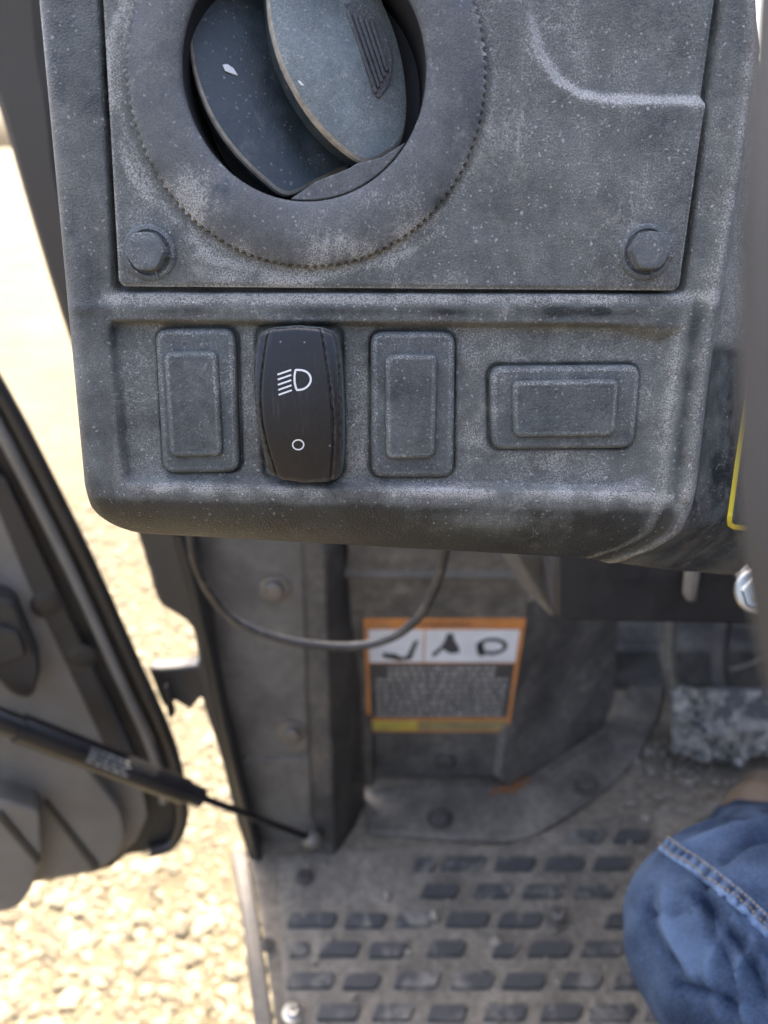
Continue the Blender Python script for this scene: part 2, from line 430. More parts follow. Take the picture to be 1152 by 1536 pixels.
def on_housing(px, py, off=.0002):
    d = Vector(raydir(np.array(float(px)), np.array(float(py)))@RM).normalized()
    h = housing_bvh.ray_cast(Vector(camL), d)
    if h[0] is None: return None
    n = h[1] if h[1].dot(d) < 0 else -h[1]
    return np.array(h[0]+n*off)

# ---- bolted cover plate
def build_plate():
    nr, nc = 330, 420
    tb = 429.0; t = np.concatenate([np.linspace(-195, tb-12, nr), tb-12+12*np.sin(np.linspace(0, math.pi/2, 9))[1:]]); nr = len(t)
    xl = np.interp(t, [-195, 0, 215, 415, 430], [143, 154, 166, 177, 178])
    xr = np.interp(t, [-195, 0, 138, 152, 170, 420, 430], [1103, 1077, 1057, 1060, 1056, 1020, 1018])
    r = 12.0; dy = np.clip(t-(tb-r), 0, r); cr = r-np.sqrt(np.maximum(0, r*r-dy*dy))
    xl = xl+cr; xr = xr-cr
    s = np.linspace(0, 1, nc)
    px = xl[:, None]+(xr-xl)[:, None]*s; py = np.repeat(t[:, None], nc, 1)+ (px-178)*.0075*np.clip(t/430, 0, 1)[:, None]
    u, v = dl(px, py, .0012)
    reg = [(770, -200), (784, -60), (796, 20), (812, 78), (838, 118), (872, 139), (905, 146), (1010, 149), (1200, 152), (1200, -200)]
    sd_ = polysd(px, py, reg)
    H = 1.2-2.6*(1-sstep(-13, 11, sd_)) + .10*vnoise(px, py, 300, 11)
    ed = np.minimum(np.minimum(px-xl[:, None], xr[:, None]-px), np.minimum(tb-np.repeat(t[:, None], nc, 1), np.repeat(t[:, None], nc, 1)+195))
    H -= .7*(1-sstep(0, 6, ed))
    W = H*MM
    n = vnoise(px, py, 150, 21)
    D = .46+.07*n + .75*np.exp(-(sd_/9)**2)*sstep(-60, 120, py)*(.85+.3*n)+.28*np.exp(-(ed/3.0)**2)
    rv = np.hypot(px-VC[0], py-VC[1]); D += .5*np.exp(-((rv-296-8*n)/9)**2)*sstep(-.1, .6, (VC[0]-px)/rv*.7+(py-VC[1])/rv*.7)*(.7+.5*n)+.15*np.exp(-((rv-282)/7)**2)
    D += .25*np.exp(-((px-345)/28)**2-((py-415)/12)**2)
    # skirt
    V3 = [np.stack([u, v, W], -1).reshape(-1, 3)]
    cut = np.hypot(u-vu, v-vv) < 42*MM
    keep = ~(cut[:-1, :-1] | cut[1:, 1:] | cut[:-1, 1:] | cut[1:, :-1])
    fc = gridfaces(nr, nc, keep)[:, ::-1].tolist()
    ring = [i*nc for i in range(nr)]+[(nr-1)*nc+j for j in range(1, nc)]+[i*nc+nc-1 for i in range(nr-2, -1, -1)]
    top = V3[0][ring]; low = top.copy(); low[:, 2] -= 4*MM
    k = nr*nc
    for a in range(len(ring)-1): fc.append([ring[a], ring[a+1], k+a+1, k+a])
    Vt = np.vstack([V3[0], low])
    o = dmesh('cover_plate', Vt, fc, M['plate'], smooth=50)
    setdust(o, np.concatenate([D.ravel(), np.full(len(low), .3)]))
    return o
plate = build_plate()

# ---- bolts of the cover plate
def bolt_joined(px, py, parent):
    u, v = dl(np.array(float(px)), np.array(float(py)), .0015); z = 1.1*MM
    a = lathe_vf([(8.0*MM, z-.4*MM), (8.0*MM, z+.6*MM), (7.6*MM, z+1.05*MM), (6.6*MM, z+1.15*MM), (6.3*MM, z+.2*MM), (3*MM, z+.2*MM)], 44, (u, v, 0))
    th = np.linspace(0, 2*math.pi, 48, endpoint=False); hr = 5.7*MM*(1-.075*np.abs(np.sin(3*th)))
    rings = [(1.0, z+.5*MM), (1.0, z+4.9*MM), (.985, z+5.3*MM), (.94, z+5.55*MM), (.88, z+5.65*MM), (.5, z+5.7*MM)]
    V = np.vstack([np.stack([u+hr*k*np.cos(th), v+hr*k*np.sin(th), np.full(48, h)], -1) for k, h in rings])
    f = gridfaces(len(rings), 48, wrapc=True).tolist(); f.append(list(range(5*48, 6*48)))
    parts = [a, (V, f)]
    for ang in (-10, -72):                                     # sector step on the flange
        an = math.radians(ang); c, s_ = math.cos(an), math.sin(an); Rz = np.array([[c, -s_, 0], [s_, c, 0], [0, 0, 1]])
        parts.append(box_vf((u+6.6*MM*c, v+6.6*MM*s_, z+1.1*MM), (2.6*MM, .5*MM, .9*MM), Rz))
    v_, f_ = join(parts); return dmesh('bolt', v_, f_, M['bolt'], parent, 30)
bolt_joined(224, 379, plate); bolt_joined(969, 378, plate)

# ---- air vent: bezel with knurled rim, barrel, two blades
def build_vent():
    VS = .893; z0 = 1.2*MM; seg = 134*4; th = np.linspace(0, 2*math.pi, seg, endpoint=False)
    tooth = (np.arange(seg) % 4 < 2).astype(float)
    ph = [(57.0, z0-1.0*MM, 0), (57.0, z0+.2*MM, 1), (57.2, z0+1.6*MM, 1), (56.4, z0+2.1*MM, .3), (55.2, z0+2.7*MM, 0), (53, z0+3.5*MM, 0), (50, z0+4.2*MM, 0),
          (47, z0+4.6*MM, 0), (44, z0+4.6*MM, 0), (41.5, z0+4.3*MM, 0), (39.6, z0+3.8*MM, 0), (38.9, z0+3.4*MM, 0), (38.5, z0+2.8*MM, 0), (38.4, z0+2.0*MM, 0)]
    V = []
    for r, h, tm in ph:
        rr = r*VS*MM-tm*tooth*.9*MM
        e = float(sstep(47, 38.5, r)) if r < 47 else 0.0
        V.append(np.stack([vu-.5*MM*e+rr*np.cos(th), vv+1.7*MM*e+rr*np.sin(th), np.full(seg, h)], -1))
    f = gridfaces(len(ph), seg, wrapc=True).tolist()
    vent = dmesh('air_vent', np.vstack(V), f, M['bezel'], None, 40)
    VV = np.vstack(V); bx, by = dpx(VV[:, 0], VV[:, 1], VV[:, 2]); nz = vnoise(bx, by, 90, 31); rr_ = np.hypot(VV[:, 0]-vu, VV[:, 1]-vv)/MM
    dd = .40+.07*nz+.34*np.exp(-((bx-300)/55)**2-((by-300)/42)**2)*(1+nz)+.30*np.exp(-((bx-520)/80)**2-((by-368)/22)**2)*(1+.8*nz)+.2*np.exp(-((rr_-50.2)/1.2)**2)*(.6+nz)
    dd += .12*np.exp(-((bx-600)/60)**2-((by-310)/50)**2)
    setdust(vent, dd)
    # black barrel bottom
    bv_, bf_ = lathe_vf([(36*MM, z0-24*MM), (36*MM, z0+.5*MM), (34.35*MM, z0+2.2*MM), (34.2*MM, z0-4*MM), (33.6*MM, z0-22*MM), (10*MM, z0-22*MM)], 96, (vu-.5*MM, vv+1.7*MM, 0)); dmesh('barrel', bv_, bf_, M['black'], vent)
    # flush segment that closes the lower right of the opening
    def seg_piece():
        h = z0+2.6*MM
        a0 = dl(np.array(436.), np.array(290.), h); b0 = dl(np.array(604.), np.array(210.), h)
        eu, ev = vu-.5*MM, vv+1.7*MM; pa = math.atan2(a0[1]-ev, a0[0]-eu); pb = math.atan2(b0[1]-ev, b0[0]-eu)
        arc = [(eu+34.0*MM*math.cos(t), ev+34.0*MM*math.sin(t)) for t in np.linspace(pa, pb, 24)]
        n1 = dl(np.array([572., 535., 524., 474.]), np.array([236., 245., 252., 272.]), h)
        pts = arc+list(zip(n1[0], n1[1]))
        P = np.array([(x, y, h) for x, y in pts])
        return slab_vf(P, (0, 0, 1), 7*MM)
    v_, f_ = seg_piece(); o = dmesh('barrel_segment', v_, f_, M['bezel'], vent, 30); setdust(o, np.full(len(v_), .36))
    b_ = o.modifiers.new('bevel', 'BEVEL'); b_.width = .5*MM; b_.segments = 2; b_.limit_method = 'ANGLE'
    # blades lie on planes tilted about the barrel axis
    a0 = np.array(dl(np.array(432.), np.array(60.), 0)); a1 = np.array(dl(np.array(537.), np.array(290.), 0)); ax = (a1-a0)/np.linalg.norm(a1-a0)
    cx = np.array([-ax[1], ax[0]]);
    if cx[0] < 0: cx = -cx
    def blade_plane(w_at, pxref, tilt):
        p0 = np.array([*dl(np.array(float(pxref[0])), np.array(float(pxref[1])), w_at), w_at])
        n = np.array([cx[0]*math.sin(tilt), cx[1]*math.sin(tilt), math.cos(tilt)])
        return p0, n
    def bl_hit(px, py, p0, n):
        d = raydir(px, py)@RM; t = ((p0-camL)@n)/(d@n); return camL+t[..., None]*d
    def blade(outline, p0, n, bow, th_, mat, rim, body=6*MM):
        P = smoothpath(np.array(outline, float), 7)[:-1]
        Q = bl_hit(P[:, 0], P[:, 1], p0, n); c0 = Q.mean(0)
        rings = []
        for k in (.972, .96, .92, .8, .6, .4, .2): rings.append(c0+(Q-c0)*k+n*bow*(1-k*k))
        N = len(Q); V = np.vstack(rings+[c0[None, :]+n*bow]); fs = gridfaces(len(rings), N, wrapc=True).tolist()
        last = (len(rings)-1)*N
        for i in range(N): fs.append([last+i, last+(i+1) % N, len(rings)*N])
        a = np.zeros(3)
        for i in range(N): a += np.cross(Q[i]-c0, Q[(i+1) % N]-c0)
        if a@n < 0: fs = [q[::-1] for q in fs]
        wv_ = np.vstack([c0+(Q-c0)*.985-n*(th_-.3*MM), c0+(Q-c0)*.955-n*(th_+body), c0+(Q-c0)*.5-n*(th_+body)]); wf_ = gridfaces(3, N, wrapc=True).tolist()
        dmesh('blade_body', wv_, wf_ if a@n < 0 else [q[::-1] for q in wf_], M['blade_shaded'], vent, 40)
        o = dmesh('blade', V, fs, mat, vent, 50)
        # rim: the edge thickness
        rv = np.vstack([c0+(Q-c0)*.973+n*(bow*.055+.03*MM), Q-n*.75*MM, Q-n*th_, c0+(Q-c0)*.5-n*th_]); rf = gridfaces(4, N, wrapc=True).tolist()
        rf.append(list(range(3*N, 4*N)))
        if a@n > 0: rf = [q[::-1] for q in rf]
        rf = [q[::-1] for q in rf]
        return o, dmesh('blade_rim', rv, rf, rim, vent, 30)
    p0, n = blade_plane(-2.0*MM, (310, 130), math.radians(26))
    b1 = [(272, -90), (279, -10), (285, 60), (296, 120), (319, 176), (352, 224), (394, 266), (432, 291), (475, 272), (505, 258), (530, 235), (540, 120), (520, 0), (480, -70), (400, -90)]
    o, r_ = blade(b1+[b1[0]], p0, n, 1.5*MM, 2.4*MM, M['blade_shaded'], M['rim_dust']); tag(o, 'dark shaded lower blade of the air vent')
    p0, n = blade_plane(4.2*MM, (420, 100), math.radians(24))
    b2 = [(398, -60), (402, 0), (408, 45), (423, 95), (447, 143), (478, 187), (514, 222), (548, 242), (577, 232), (602, 212), (611, 170), (609, 120), (598, 65), (578, 10), (548, -50), (500, -95), (440, -95)]
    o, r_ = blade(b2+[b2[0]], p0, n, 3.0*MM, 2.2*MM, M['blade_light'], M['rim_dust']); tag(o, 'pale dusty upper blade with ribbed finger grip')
    # grip: a D-shaped pad with ribs
    gp = p0+n*2.75*MM
    gr = [(516, 6), (530, 2), (548, 10), (566, 28), (580, 52), (588, 80), (589, 105), (583, 128), (570, 147), (562, 142), (549, 100), (532, 52)]
    P = np.array(gr, float); Q = bl_hit(P[:, 0], P[:, 1], gp, n); parts = [slab_vf(Q, n, 2.5*MM)]
    for k in range(5):
        a = np.array([522+k*9, 14+k*4.5]) ; b = np.array([565+k*4.2, 138-k*8.0])
        e = (b-a)/np.linalg.norm(b-a); q = np.array([-e[1], e[0]])*2.3
        R4 = np.array([a+q, b+q, b-q, a-q]); parts.append(slab_vf(bl_hit(R4[:, 0], R4[:, 1], gp+n*.75*MM, n), n, 1.5*MM))
    v_, f_ = join(parts); g = dmesh('finger_grip', v_, f_, M['grip'], vent, 30)
    b_ = g.modifiers.new('bevel', 'BEVEL'); b_.width = .28*MM; b_.segments = 2; b_.limit_method = 'ANGLE'
    # white paint flecks on the blades
    p1, m1 = blade_plane(-2.0*MM, (310, 130), math.radians(26))
    for pl, nn, pts in ((p1+m1*1.45*MM, m1, [(334, 97), (341, 96), (350, 102), (357, 113), (348, 110), (338, 106)]), (p0+n*2.9*MM, n, [(447, 121), (450, 121), (456, 128), (452, 127)])):
        P = np.array(pts, float); dmesh('paint_fleck', *slab_vf(bl_hit(P[:, 0], P[:, 1], pl, nn), nn, .3*MM), M['print'], vent, 0)
    return vent
vent = build_vent()

# ---- blanking plugs
def rounded_poly(poly, r, k=6):
    poly = np.asarray(poly, float); N = len(poly); out = []
    for i in range(N):
        a, b, c = poly[i-1], poly[i], poly[(i+1) % N]
        e1 = (a-b)/np.linalg.norm(a-b); e2 = (c-b)/np.linalg.norm(c-b)
        p, q = b+e1*r, b+e2*r
        for t in np.linspace(0, 1, k): out.append((1-t)**2*p+2*t*(1-t)*b+t*t*q)
    return np.array(out)
def raised(poly, r, w0, w1, bev, steps=5, face=.42):
    P = rounded_poly(poly, r); rings = []
    def ring(ins, w):
        # inset along the vertex normals
        A = np.roll(P, 1, 0); B = np.roll(P, -1, 0); T = B-A; T /= np.linalg.norm(T, axis=1)[:, None]
        Nn = np.stack([-T[:, 1], T[:, 0]], -1)
        c = P.mean(0)
        if np.mean(np.sum(Nn*(c-P), 1)) < 0: Nn = -Nn
        Q = P+Nn*ins
        u, v = dl(Q[:, 0], Q[:, 1], w1); return np.stack([u, v, np.full(len(Q), w)], -1)
    bp = bev/.000209
    dust = [.25]; rings.append(ring(0, w0)); 
    for t in np.linspace(0, math.pi/2, steps): rings.append(ring(bp*(1-math.cos(t)), w1-bev+bev*math.sin(t))); dust.append(.3+.3*math.sin(t))
    rings.append(ring(bp+3.0, w1)); dust.append(face); q_ = ring(bp+3.0, w1); rings.append(q_.mean(0)+(q_-q_.mean(0))*.82); dust.append(face)
    N = len(P); V = np.vstack(rings); f = gridfaces(len(rings), N, wrapc=True).tolist(); f.append(list(range((len(rings)-1)*N, len(rings)*N)))
    a = sum(P[i][0]*P[(i+1) % N][1]-P[(i+1) % N][0]*P[i][1] for i in range(N))
    if a > 0: f = [q[::-1] for q in f]
    yy = np.tile(P[:, 1], len(rings)); yy = (yy-P[:, 1].min())/np.ptp(P[:, 1])
    return V, f, np.repeat(dust, N)*(1.12-.3*yy)
def blank(outer, inner, label):
    v_, f_, d_ = raised(outer, 20, -6.5*MM, -1.6*MM, 1.7*MM); o = dmesh('switch_blank', v_, f_, M['blank'], None, 50); tag(o, label); setdust(o, d_)
    v_, f_, d_ = raised(inner, 14, -4*MM, .2*MM, 1.4*MM, face=.33); setdust(dmesh('raised_panel', v_, f_, M['blank'], o, 50), d_)
blank([(231, 493), (352, 492), (359, 709), (243, 711)], [(244, 527), (325, 526), (334, 685), (254, 687)], 'upright blanking plug beside the left wall of the recess')
blank([(556, 497), (683, 497), (681, 717), (556, 717)], [(577, 531), (657, 531), (653, 688), (578, 690)], 'upright blanking plug beside the headlight switch')
blank([(735, 549), (963, 547), (953, 673), (737, 675)], [(768, 571), (931, 568), (924, 655), (770, 657)], 'sideways blanking plug')

# ---- headlight rocker switch
def build_rocker():
    nt, ns = 120, 120
    t = np.linspace(0, 1, nt); s = np.linspace(0, 1, ns)
    yk = [0, .08, .3, .55, .8, .93, 1]
    XL = np.interp(t, yk, [386, 381.5, 379.5, 383, 391, 397, 402]); XR = np.interp(t, yk, [504, 508, 512, 514, 514.5, 513, 509])
    def sm(a, it=8):
        for _ in range(it): a[1:-1] = (a[:-2]+2*a[1:-1]+a[2:])/4
        return a
    XL, XR = sm(XL, 120), sm(XR, 120)
    YT = sm(np.interp(s, [0, .06, .2, .5, .8, .94, 1], [506, 498, 492, 489, 492, 498, 506])); YB = sm(np.interp(s, [0, .06, .2, .5, .8, .94, 1], [710, 716, 721.5, 726, 724.5, 722, 716]))
    px = XL[:, None]+(XR-XL)[:, None]*s; py = YT[None, :]+(YB-YT)[None, :]*t[:, None]
    top = 3.6+3.6*(1-((t-.47)/.6)**2)[:, None]+0*px              # barrel-shaped face, mm
    lx = sm(np.interp(t, [0, .2, .45, .7, 1], [403, 396, 391.5, 397, 417]), 400); rx = sm(np.interp(t, [0, .2, .5, .8, 1], [480, 489, 499, 500, 494]), 400)
    H = top.copy()
    H -= .55*np.exp(-((px-lx[:, None]+1)/1.6)**2)+.45*np.exp(-((px-rx[:, None]-1)/1.6)**2)
    H -= .85*sstep(-1.5, 1.5, lx[:, None]-px)+.02*np.clip(lx[:, None]-px, 0, 40)
    H -= .85*sstep(-1.5, 1.5, px-rx[:, None])+.05*np.clip(px-rx[:, None], 0, 40)
    ed = np.minimum(np.minimum(px-XL[:, None], XR[:, None]-px), np.minimum(py-YT[None, :], YB[None, :]-py))
    H -= 1.3*(1-np.clip(ed/5.0, 0, 1))**2
    u, v = dl(px, py, 5.2*MM)
    P = np.stack([u, v, H*MM], -1)
    V0 = P.reshape(-1, 3); f = gridfaces(nt, ns)[:, ::-1].tolist()
    rk = dmesh('rocker_switch', V0, f, M['rocker'], None, 60); setdust(rk, .5*np.exp(-(ed/4.5)**2)+.35*np.exp(-((px-rx[:, None]-2)/3)**2)+.3*np.exp(-((px-lx[:, None]+2)/3)**2)); tag(rk, 'glossy black barrel-shaped headlight rocker switch')
    ring = [j for j in range(ns)]+[i*ns+ns-1 for i in range(1, nt)]+[(nt-1)*ns+j for j in range(ns-2, -1, -1)]+[i*ns for i in range(nt-2, 0, -1)]
    Rg = V0[ring]; c = Rg.mean(0); N = len(ring)
    out = Rg+(Rg-c)*np.array([.012, .008, 0]); lo = Rg.copy()
    V = np.vstack([Rg-np.array([0, 0, .05*MM]), np.column_stack([out[:, :2], Rg[:, 2]-.9*MM]), np.column_stack([(Rg+(Rg-c)*np.array([.02, .012, 0]))[:, :2], np.full(N, -6*MM)])])
    fr = gridfaces(3, N, wrapc=True).tolist()
    dmesh('switch_body', V, fr, M['rocker_edge'], rk, 50)
    def surf(x, y, off=.12):
        """dash-local point on the rocker face seen at pixel x,y"""
        w = 6*MM
        for _ in range(4):
            uu, vv_ = dl(np.array(float(x)), np.array(float(y)), w)
            i = np.argmin((P[..., 0]-uu)**2+(P[..., 1]-vv_)**2); w = V0[i, 2]
        # smooth analytic value instead of the nearest sample
        tq = np.clip((y-489)/(726-489), 0, 1); w = (3.6+3.6*(1-((tq-.47)/.6)**2)+off)*MM
        uu, vv_ = dl(np.array(float(x)), np.array(float(y)), w); return np.array([uu, vv_, w])
    def strip(path, wd, closed=False):
        path = np.asarray(path, float); n = len(path)
        if closed: T = np.roll(path, -1, 0)-np.roll(path, 1, 0)
        else: T = np.gradient(path, axis=0)
        T /= np.linalg.norm(T, axis=1)[:, None]; Nn = np.stack([-T[:, 1], T[:, 0]], -1)*wd/2
        V = np.array([surf(*p) for p in np.vstack([path+Nn, path-Nn])]); f = []
        for i in range(n if closed else n-1):
            j = (i+1) % n; f.append([i, j, n+j, n+i])
        return V, f
    zz = lambda X, Y: (360+X*.1757, 470+Y*.1757)
    parts = []
    for (x0, y0, x1, y1) in [(320, 523, 437, 483), (322, 566, 437, 526), (324, 610, 438, 570), (327, 654, 440, 614), (330, 696, 442, 656)]:
        a, b = zz(x0, y0), zz(x1, y1); parts.append(strip(np.linspace(a, b, 6), 2.5))
    D = [zz(*p) for p in [(474, 484), (466, 530), (466, 580), (474, 625), (485, 655)]]
    arc = [zz(*p) for p in [(515, 653), (555, 640), (588, 610), (604, 570), (596, 530), (568, 500), (530, 486), (500, 483)]]
    P2 = np.array(D+arc); P2 = np.vstack([smoothpath(np.array(D), 4), smoothpath(np.array(arc), 4)])
    parts.append(strip(P2, 3.0, True))
    dmesh('headlight_icon', *join(parts), M['print'], rk, 0)
    cc = zz(497, 1122); th = np.linspace(0, 2*math.pi, 28, endpoint=False)
    dmesh('off_icon', *strip(np.stack([cc[0]+8.3*np.cos(th), cc[1]+7.3*np.sin(th)], -1), 2.0, True), M['print'], rk, 0)
build_rocker()

# ---- decal with a yellow border on the side face
def build_decal():
    def path_strip(pts, wd, n=14):
        pts = np.asarray(pts, float); seg = []
        P = []
        for a, b in zip(pts[:-1], pts[1:]): P += list(np.linspace(a, b, n, endpoint=False))
        P.append(pts[-1]); P = np.array(P); T = np.gradient(P, axis=0); T /= np.linalg.norm(T, axis=1)[:, None]
        Nn = np.stack([-T[:, 1], T[:, 0]], -1)*wd/2; V = []; f = []
        A = [on_housing(*p) for p in P+Nn]; B = [on_housing(*p) for p in P-Nn]
        ok = [i for i in range(len(P)) if A[i] is not None and B[i] is not None]
        V = [A[i] for i in ok]+[B[i] for i in ok]; m = len(ok)
        for i in range(m-1): f.append([i, i+1, m+i+1, m+i])
        return V, f
    V, f = path_strip([(1122, 585), (1118, 612), (1106, 690), (1096, 760), (1093.5, 778), (1094, 786), (1101, 790), (1125, 792), (1150, 795)], 7.5)
    o = dmesh('yellow_bordered_decal', np.array(V), f, M['yellow'], None, 0); tag(o, 'thin yellow border of a black decal')
build_decal()
# ================================================================== lower scene materials
def grimy(name, base, dirt=(.19, .165, .13), amt=.5, scale=14, rough=.65, bumpd=.0008, spec=.35):
    b = NB(name); n1 = b.noise(scale, 7, .66, .4); n2 = b.noise(scale*9, 6, .65)
    k = b.math('MULTIPLY', b.map(n1, .5-.35*amt, .9-.35*amt), b.map(n2, .3, .62, .35, 1.0))
    c = b.mix(b.math('MULTIPLY', k, min(1, amt*1.5), True), base, dirt)
    return b.done(c, b.map(k, 0, 1, rough, .95), spec, 0, b.bump(n2, bumpd, .8))
M['panel'] = grimy('kick_panel_plastic', (.037, .0355, .033), dirt=(.23, .21, .178), amt=.58, scale=9)
M['panel_pale'] = grimy('side_panel_plastic', (.066, .062, .055), dirt=(.25, .228, .19), amt=.5, scale=7)
M['post'] = grimy('post_rubber', (.026, .0255, .0245), amt=.45)
M['bracket'] = grimy('bracket_steel', (.053, .049, .042), dirt=(.25, .222, .178), amt=.6, scale=11)
M['floor'] = grimy('floor_dirt', (.07, .06, .047), dirt=(.26, .22, .165), amt=.75, scale=10, rough=.85, bumpd=.002)
M['mat'] = grimy('floor_mat_rubber', (.072, .065, .055), dirt=(.275, .242, .19), amt=.8, scale=13, rough=.9, bumpd=.002)
def bar_mat():
    b = NB('tread_bar_rubber'); oi = b.N.new('ShaderNodeObjectInfo').outputs['Random']; n1 = b.noise(40, 7, .7, .5); n2 = b.noise(260, 5, .65)
    k = b.math('MULTIPLY', b.map(b.math('ADD', n1, b.math('MULTIPLY', b.math('SUBTRACT', oi, .5), .12)), .50, .68), b.map(n2, .3, .6, .4, 1))
    return b.done(b.mix(k, (.055, .056, .057), (.25, .226, .188)), b.map(k, 0, 1, .5, .95), .4, 0, b.bump(n2, .001, .8))
M['bar'] = bar_mat()
M['frame'] = plain('frame_paint', (.03, .028, .025), .55, scale=30, grime=.25)
M['pillar'] = plain('pillar_plastic', (.038, .034, .029), .6, scale=35, var=.15)
M['barpad'] = plain('bar_pad', (.017, .0165, .016), .7, scale=60, var=.15)
M['door'] = plain('door_plastic', (.14, .13, .113), .48, scale=16, var=.18, grime=.12)
M['door_dark'] = plain('door_dark', (.026, .0245, .022), .5, scale=16)
M['seal'] = plain('seal_rubber', (.02, .019, .017), .42, scale=40)
M['strut'] = plain('strut_black', (.010, .010, .011), .38, scale=50, var=.2)
M['cable'] = plain('cable_sheath', (.018, .0185, .02), .5, scale=120, grime=.25)
M['orange'] = plain('orange_print', (.50, .20, .055), .6, var=.2, scale=40, grime=.4)
M['white_label'] = plain('white_label', (.62, .64, .66), .5, var=.1, scale=30, grime=.12)
M['dark_label'] = plain('dark_label', (.05, .049, .048), .55, var=.3, scale=40, grime=.3)
M['label_text'] = plain('label_text', (.27, .265, .25), .6, var=.4, scale=60)
M['label_yellow'] = plain('label_yellow', (.46, .37, .06), .6, var=.25, scale=40, grime=.3)
M['footer_dim'] = plain('footer_dim', (.24, .195, .075), .6, var=.35, scale=60, grime=.5)
M['label_ink'] = plain('label_ink', (.045, .045, .05), .6, var=.2)
M['rust'] = plain('rust', (.21, .085, .025), .9, var=.4, scale=200)
M['mud'] = plain('dried_mud', (.24, .228, .205), .95, var=.75, scale=55, bumpd=.004)
M['crumb'] = plain('crumbs', (.22, .195, .155), .9, var=.5, scale=90)
M['boot'] = plain('boot_leather', (.10, .072, .048), .8, var=.3, scale=60, grime=.3)
M['steel'] = plain('worn_steel', (.13, .12, .105), .5, var=.3, scale=60, metal=.4, grime=.35)
def stone_mat():
    b = NB('gravel_stone'); t_ = b.attr('tone'); c = b.mix(t_, (.075, .062, .042), (.205, .175, .118)); return b.done(c, .95, .2)
M['gravel'] = stone_mat()
def ground_mat():
    b = NB('sandy_ground'); n = b.noise(1.1, 10, .78); n2 = b.noise(24, 6, .7)
    c = b.mix(b.map(n, .35, .65), (.098, .08, .047), (.145, .122, .077)); c = b.mix(b.map(n2, .48, .64, 0, .85), c, (.07, .055, .033))
    return b.done(c, .95, .2, 0, b.bump(n2, .02, .8))
M['ground'] = ground_mat()
def denim():
    b = NB('denim'); n = b.noise(22, 6, .62, .3); w1 = b.noise(1.0, 3, .6, vec=b.scalevec((2200, 420, 2200))); w2 = b.noise(1.0, 3, .6, vec=b.scalevec((420, 2200, 420)))
    w = b.math('MULTIPLY', b.math('ADD', w1, w2), .5)
    k = b.math('ADD', b.math('MULTIPLY', b.map(n, .32, .68), .5), b.math('MULTIPLY', b.map(w, .35, .65), .5))
    f = b.attr('fade'); k = b.math('ADD', b.math('MULTIPLY', k, .62), f, True)
    c = b.mix(k, (.005, .0115, .029), (.085, .128, .205))
    return b.done(c, .9, .15, 0, b.bump(w, .0003, .6))
M['denim'] = denim()
M['thread'] = plain('copper_thread', (.13, .105, .075), .8, var=.3, scale=300)

# ================================================================== ground outside
def build_ground():
    o = box('ground', (-150, -150, -.9), (150, 150, -.80), M['ground']); tag(o, kind='structure')
    parts = []
    ico = bmesh.new(); bmesh.ops.create_icosphere(ico, subdivisions=1, radius=1.0)
    iv = np.array([v.co for v in ico.verts]); ico.verts.index_update(); ifc = np.array([[v.index for v in f.verts] for f in ico.faces]); ico.free()
    n = 21000
    X = rng.uniform(-1.5, .1, n); Y = .75+rng.uniform(0, 1, n)**1.4*3.2; S = rng.lognormal(math.log(.0076), .48, n)
    V = []; Fc = []
    for i in range(n):
        a = rng.uniform(0, 6.28); c, s_ = math.cos(a), math.sin(a); sc = S[i]*np.array([rng.uniform(.8, 1.4), rng.uniform(.6, 1), rng.uniform(.35, .6)])
        q = iv*sc*(1+rng.uniform(-.18, .18, (len(iv), 1))); q = np.stack([q[:, 0]*c-q[:, 1]*s_, q[:, 0]*s_+q[:, 1]*c, q[:, 2]], -1)
        V.append(q+np.array([X[i], Y[i], -.8+sc[2]*.25])); Fc.append(ifc+i*len(iv))
    g = mesh('gravel', np.vstack(V), np.vstack(Fc).tolist(), M['gravel'], None, 0)
    at = g.data.attributes.new('tone', 'FLOAT', 'POINT'); at.data.foreach_set('value', np.repeat(np.clip(rng.normal(.62, .3, n), 0, 1), len(iv)).astype(np.float32))
    tag(g, 'bright sunlit cream gravel on the ground outside the door', 'gravel', kind='stuff')
build_ground()

# ================================================================== cab floor
fl = atz(np.array([372., 378, 388, 398, 414, 440]), np.array([1270., 1300, 1350, 1420, 1536, 1760]), 0.0)
def build_floor():
    pts = [tuple(p) for p in fl]+[(fl[-1][0], -1.0, 0), (1.0, -1.0, 0), (1.0, 1.07, 0), (fl[0][0]-.012, 1.07, 0)]
    v, f = slab_vf(np.array(pts), (0, 0, 1), .035); o = mesh('cab_floor', v, f, M['floor'], None, 30, bevel=.003); tag(o, kind='structure')
    # sill lip outside the floor edge
    lip = np.vstack([fl+np.array([-.002, 0, -.006]), (fl+np.array([-.022, 0, -.006]))[::-1]])
    v, f = slab_vf(lip, (0, 0, 1), .05); s_ = mesh('door_sill', v, f, M['steel'], o, 30, bevel=.003)
    return o
cab_floor = build_floor()

